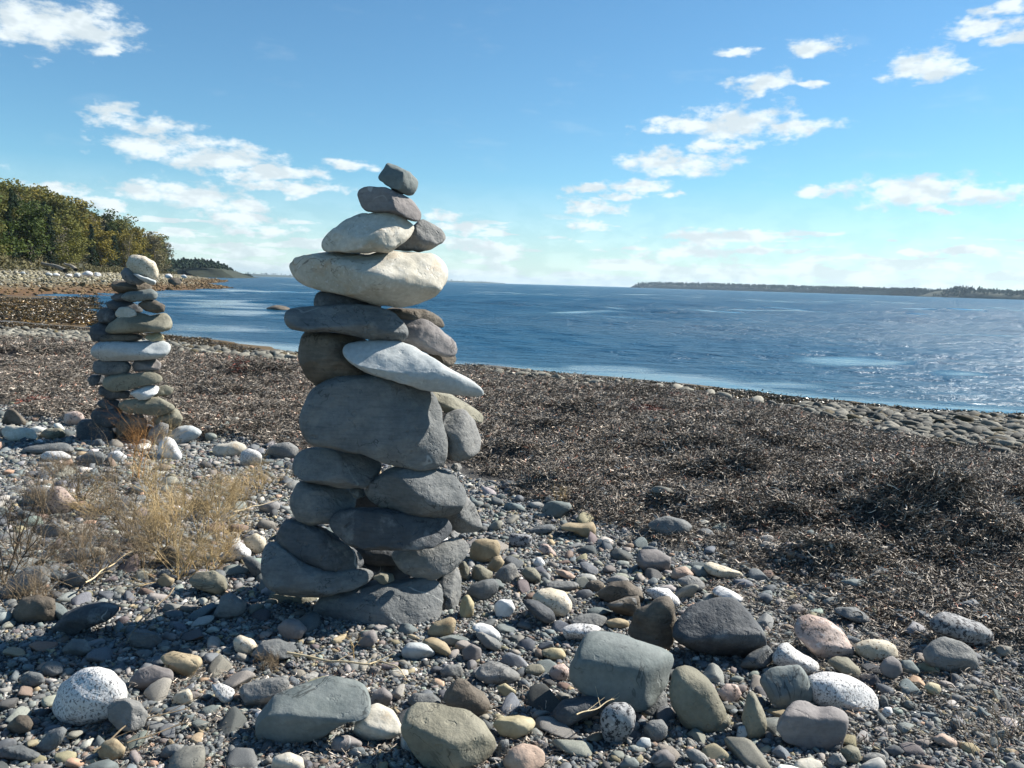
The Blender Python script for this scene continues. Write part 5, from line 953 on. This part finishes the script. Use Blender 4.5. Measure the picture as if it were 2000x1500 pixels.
log((128, 534), (82, 512), .22, 'longer bleached trunk sloping down the bank'); log((148, 526), (126, 513), .18, 'shorter bleached trunk leaning on the bank above')

# ---------------------------------------------------------------- distant land
def ridge(name, pts, depth, mat, tree_h=0, spacing=8, label=None, seed=1, conif=True):
    """pts: (pixel x, distance, ground height); a hummocky strip of land with a wood on it"""
    A = []
    for (x, Y, h) in pts: d = ray(x, 550); A.append((d[0]/d[1]*Y, Y, h))
    A = np.array(A); t = np.linspace(0, len(A)-1, 140); L = np.stack([np.interp(t, np.arange(len(A)), A[:, k]) for k in range(3)], 1); prof = [(-.02, -.8), (0, .05), (.03, .45), (.1, .7), (.35, 1.0), (.7, .9), (1, -.3)]
    V = np.array([[x+0*u, y+u*depth, WATER-.3+max(0, 1)*h*f] for (x, y, h) in L for (u, f) in prof]); V[:, 2] += np.where(V[:, 2] > 0, .06*np.abs(L[:, 2]).max()*wob(V[:, :2]/depth, seed, 6), 0); m = len(prof)
    i = (np.arange(139)[:, None]*m+np.arange(m-1)[None]).ravel(); link(name, mesh_np(name, V, np.stack([i, i+m, i+m+1, i+1], 1), mat), kind='structure')
    if not tree_h: return
    rg = np.random.default_rng(seed); T = []
    for a in range(139):
        segl = np.hypot(*(L[a+1, :2]-L[a, :2])); k = max(1, int(segl/spacing*6)); u = rg.uniform(size=k); v = rg.uniform(.03, .5, k); f = np.interp(v, [q[0] for q in prof], [q[1] for q in prof])
        hh = L[a, 2]*(1-u)+L[a+1, 2]*u; x = L[a, 0]*(1-u)+L[a+1, 0]*u; y = L[a, 1]*(1-u)+L[a+1, 1]*u+v*depth; ok = hh > .5; T.append(np.stack([x, y, WATER-.3+hh*f, np.minimum(np.maximum(hh*.9, 3.2), tree_h)*rg.uniform(.5, 1.1, k)], 1)[ok])
    T = np.vstack(T); k = len(T); sc = np.column_stack([T[:, 3]*rg.uniform(.7, 1.2, k)]*2+[T[:, 3]])
    gn_scatter(label[0], T[:, :3], eul(rg.uniform(0, 6.28, k), np.zeros(k), np.zeros(k)), sc, rg.integers(0, 4, k), np.column_stack([rg.uniform(.7, 1.4, (k, 1))*np.array([[.9, 1.0, .8]]), np.ones(k)]), far_crowns, label[1]); print(label[0], k)
farleaf = simple_mat('far_foliage', (.02, .034, .024), (.04, .058, .036), .6, .9, .2, attr='INSTANCER')
def crown_mesh(seed, con):
    rg = np.random.default_rng(seed); m = 90; d = rg.normal(size=(m, 3)); d /= np.linalg.norm(d, axis=1, keepdims=True)
    if con: z = rg.uniform(.05, 1, m); P = np.column_stack([d[:, :2]*(.22*(1-z))[:, None], z])
    else: P = d*rg.uniform(.6, 1, (m, 1))*[.42, .42, .42]+[0, 0, .5]
    return mesh_np('far_crown', *quads(P, .11, rg), farleaf, False)
far_crowns = [crown_mesh(1, True), crown_mesh(2, False), crown_mesh(3, False), crown_mesh(4, True)]
landm = simple_mat('far_land', (.02, .03, .02), (.045, .05, .032), .02, .95)
ridge('headland', [(220, 400, 5), (330, 460, 6.5), (352, 490, 6.2), (385, 560, 5.2), (405, 620, 3.6), (425, 700, 1.6), (456, 780, .6)], 120, landm, 7, 2, ('headland_wood', 'dark wood on the headland beyond the cove'), 3)
ridge('low_far_shore', [(395, 3600, 10), (470, 3600, 13), (520, 3700, 11), (600, 4000, 8), (800, 4200, 9), (930, 4300, 8), (985, 4400, 3)], 500, landm, 8, 60, ('far_shore_wood', 'faint strip of wood on the far shore'), 5)
ridge('wooded_island', [(1252, 2500, 5), (1258, 2500, 12), (1300, 2450, 14.5), (1400, 2300, 15), (1550, 2000, 12.5), (1700, 1700, 10.5), (1850, 1350, 8.5), (2050, 1200, 8), (2300, 1100, 8)], 260, landm, 7, 4.5, ('island_wood', 'dark wood covering the long far island'), 7)
ridge('island_hill', [(1868, 1130, .5), (1885, 1130, 7), (1910, 1120, 11), (1945, 1110, 10.5), (2000, 1100, 8), (2200, 1050, 7)], 130, landm, 7, 4, ('island_hill_wood', 'wood on the low hill at the near end of the island'), 9)

# ---------------------------------------------------------------- thin sea haze
def haze():
    m = bpy.data.materials.new('haze'); m.use_nodes = True; t = NT(m.node_tree); t.n.remove(t.n['Principled BSDF'])
    v = t.node('ShaderNodeVolumePrincipled'); v.inputs['Color'].default_value = (.62, .82, 1, 1); v.inputs['Density'].default_value = HAZE; v.inputs['Anisotropy'].default_value = .3
    t.l.new(v.outputs[0], t.n['Material Output'].inputs['Volume'])
    x, y0, y1, z0, z1 = 6200, -150, 6200, -3.5, 40
    V = [(a, b, c) for c in (z0, z1) for b in (y0, y1) for a in (-x, x)]
    link('haze', mesh_np('haze', V, [[0, 2, 3, 1], [4, 5, 7, 6], [0, 1, 5, 4], [2, 6, 7, 3], [0, 4, 6, 2], [1, 3, 7, 5]], m, False), kind='stuff', label='thin bluish sea haze in the air over the water')
HAZE = 0.0001
if HAZE: haze()
